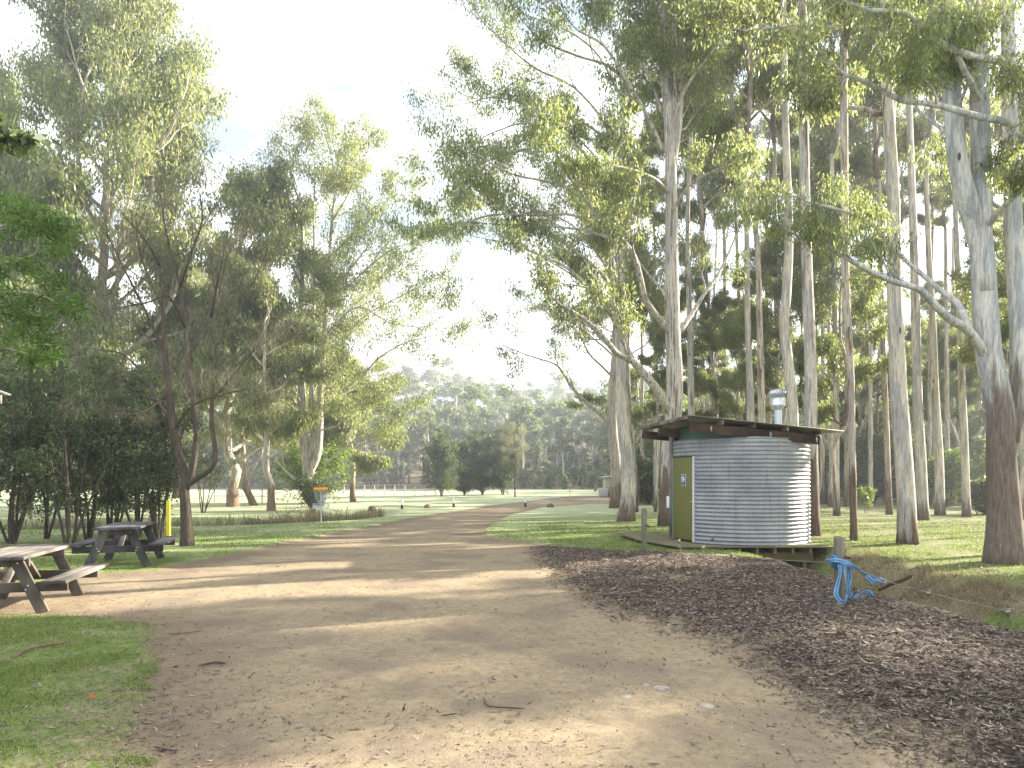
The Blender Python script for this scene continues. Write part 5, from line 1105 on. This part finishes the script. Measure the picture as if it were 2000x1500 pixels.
# shelter whose roof corner shows at the edge
c = at(22, 772, 9.2); t = thing('picnic_shelter', 'corner of a grey tin shelter roof poking in at the edge behind the wattle', 'shelter', (c[0]-2, c[1]+1.5, hz(c[0]-2, c[1]+1.5))); o_ = np.array([c[0]-2, c[1]+1.5, hz(c[0]-2, c[1]+1.5)])
m = MB(); vs = np.linspace(-4, 0, 420); A = np.array([[c+np.array([v, -u*3.2, u*.45+.008*math.cos(v/.06*2*PI)])-o_ for v in vs] for u in (0, 1)]).reshape(-1, 3); q = [(j, j+1, 420+j+1, 420+j) for j in range(419)]; m.add(A, q); r = m.build('roof', plain('shelter_tin', (.40,.40,.40), .5, .4, .1), t, True); s_ = r.modifiers.new('sheet', 'SOLIDIFY'); s_.thickness = .006
m = MB(); m.bar(c-o_+np.array([-4, -.1, -.06]), c-o_+np.array([-.06, -.1, -.06]), .03, .13); m.build('fascia', plain('shelter_fascia', (.20,.17,.14), .8), t)
for dx in (-3.6, -1.9):
    m = MB(); m.box((c[0]+dx-o_[0], -1.5-1., (c[2]-o_[2])/2), (.06, .06, (c[2]-o_[2])/2+.05)); m.build('post', GREYW, t)

# ------------------------------------------------------------------ trees outside the picture that shade the road
rgs = np.random.default_rng(3)
for i, (w_, l_, top, cs) in enumerate(SHADERS):
    x, y = -w_*math.sin(SUN_AZ)+l_*math.cos(SUN_AZ), w_*math.cos(SUN_AZ)+l_*math.sin(SUN_AZ)
    shade(x, y, .3, top, i, cs)

# ------------------------------------------------------------------ air
def box_obj(name, lo, hi, mat):
    m = MB(); lo = np.array(lo, float); hi = np.array(hi, float); m.box((lo+hi)/2, (hi-lo)/2); return kind(m.build(name, mat), 'stuff')
if HAZE:
    t = NT('air'); pv = t.n('ShaderNodeVolumePrincipled'); pv.inputs['Color'].default_value = (.86, .92, 1., 1); pv.inputs['Density'].default_value = HAZE; pv.inputs['Anisotropy'].default_value = .3
    t.l(pv.outputs[0], t.out.inputs['Volume']); box_obj('haze', (-440, -200, -4), (440, 440, 76), t.m)
# ------------------------------------------------------------------ sky, sun, camera
w = bpy.data.worlds.new('World'); bpy.context.scene.world = w; w.use_nodes = True; nt = w.node_tree; nt.nodes.clear()
out = nt.nodes.new('ShaderNodeOutputWorld'); bg = nt.nodes.new('ShaderNodeBackground'); bg.inputs[1].default_value = SKY_STRENGTH; nt.links.new(bg.outputs[0], out.inputs[0])
sky = nt.nodes.new('ShaderNodeTexSky'); sky.sky_type = 'NISHITA'; sky.sun_disc = False; sky.sun_elevation = SUN_EL; sky.sun_rotation = PI/2-SUN_AZ; sky.air_density = 1.; sky.dust_density = 1.5; sky.ozone_density = 1.
tc = nt.nodes.new('ShaderNodeTexCoord'); mp = nt.nodes.new('ShaderNodeMapping'); mp.inputs['Scale'].default_value = (1.6, 1.6, 4.2); mp.inputs['Location'].default_value = (.35, .2, .1); nt.links.new(tc.outputs['Generated'], mp.inputs[0])
nz_ = nt.nodes.new('ShaderNodeTexNoise'); nz_.inputs['Scale'].default_value = 2.3; nz_.inputs['Detail'].default_value = 7; nz_.inputs['Roughness'].default_value = .52; nz_.inputs['Distortion'].default_value = .4; nt.links.new(mp.outputs[0], nz_.inputs['Vector'])
cr = nt.nodes.new('ShaderNodeValToRGB'); cr.color_ramp.elements[0].position = .37; cr.color_ramp.elements[0].color = (.1, .1, .1, 1); cr.color_ramp.elements[1].position = .50; cr.color_ramp.elements[1].color = (1, 1, 1, 1); nt.links.new(nz_.outputs['Fac'], cr.inputs[0])
hsv = nt.nodes.new('ShaderNodeMix'); hsv.data_type = 'RGBA'; nt.links.new(cr.outputs[0], hsv.inputs[0]); dim = nt.nodes.new('ShaderNodeMix'); dim.data_type = 'RGBA'; dim.blend_type = 'MULTIPLY'; dim.inputs[0].default_value = 1; nt.links.new(sky.outputs[0], dim.inputs[6]); dim.inputs[7].default_value = (SKYDIM, SKYDIM, SKYDIM, 1); nt.links.new(dim.outputs[2], hsv.inputs[6]); hsv.inputs[7].default_value = CLOUD+(1,)
nt.links.new(hsv.outputs[2], bg.inputs[0])
sd = Vector((math.cos(SUN_AZ)*math.cos(SUN_EL), math.sin(SUN_AZ)*math.cos(SUN_EL), math.sin(SUN_EL)))
L = bpy.data.lights.new('sun', 'SUN'); L.energy = SUN_STRENGTH; L.angle = math.radians(.55); L.color = (1., .91, .78); so = bpy.data.objects.new('sun', L); C.objects.link(so); so.rotation_euler = sd.to_track_quat('Z', 'Y').to_euler()
cam = bpy.data.cameras.new('camera'); cam.sensor_width = 36; cam.lens = 36*FOCAL/2000; cam.shift_y = (HORIZON-750)/2000; cam.clip_end = 4000; cam.clip_start = .05
co = bpy.data.objects.new('camera', cam); C.objects.link(co); co.location = (0, 0, EYE); co.rotation_euler = (PI/2, 0, 0); bpy.context.scene.camera = co
s = bpy.context.scene; s.view_settings.view_transform = 'Standard'; s.view_settings.look = 'None'; s.view_settings.exposure = EXPOSURE; s.view_settings.gamma = 1; s.view_settings.use_curve_mapping = False
s.render.engine = 'CYCLES'; cy = s.cycles; cy.max_bounces = 6; cy.diffuse_bounces = 4; cy.glossy_bounces = 2; cy.transmission_bounces = 4; cy.transparent_max_bounces = 4; cy.volume_bounces = 0; cy.use_denoising = True
cy.sample_clamp_indirect = 6; cy.caustics_reflective = False; cy.caustics_refractive = False
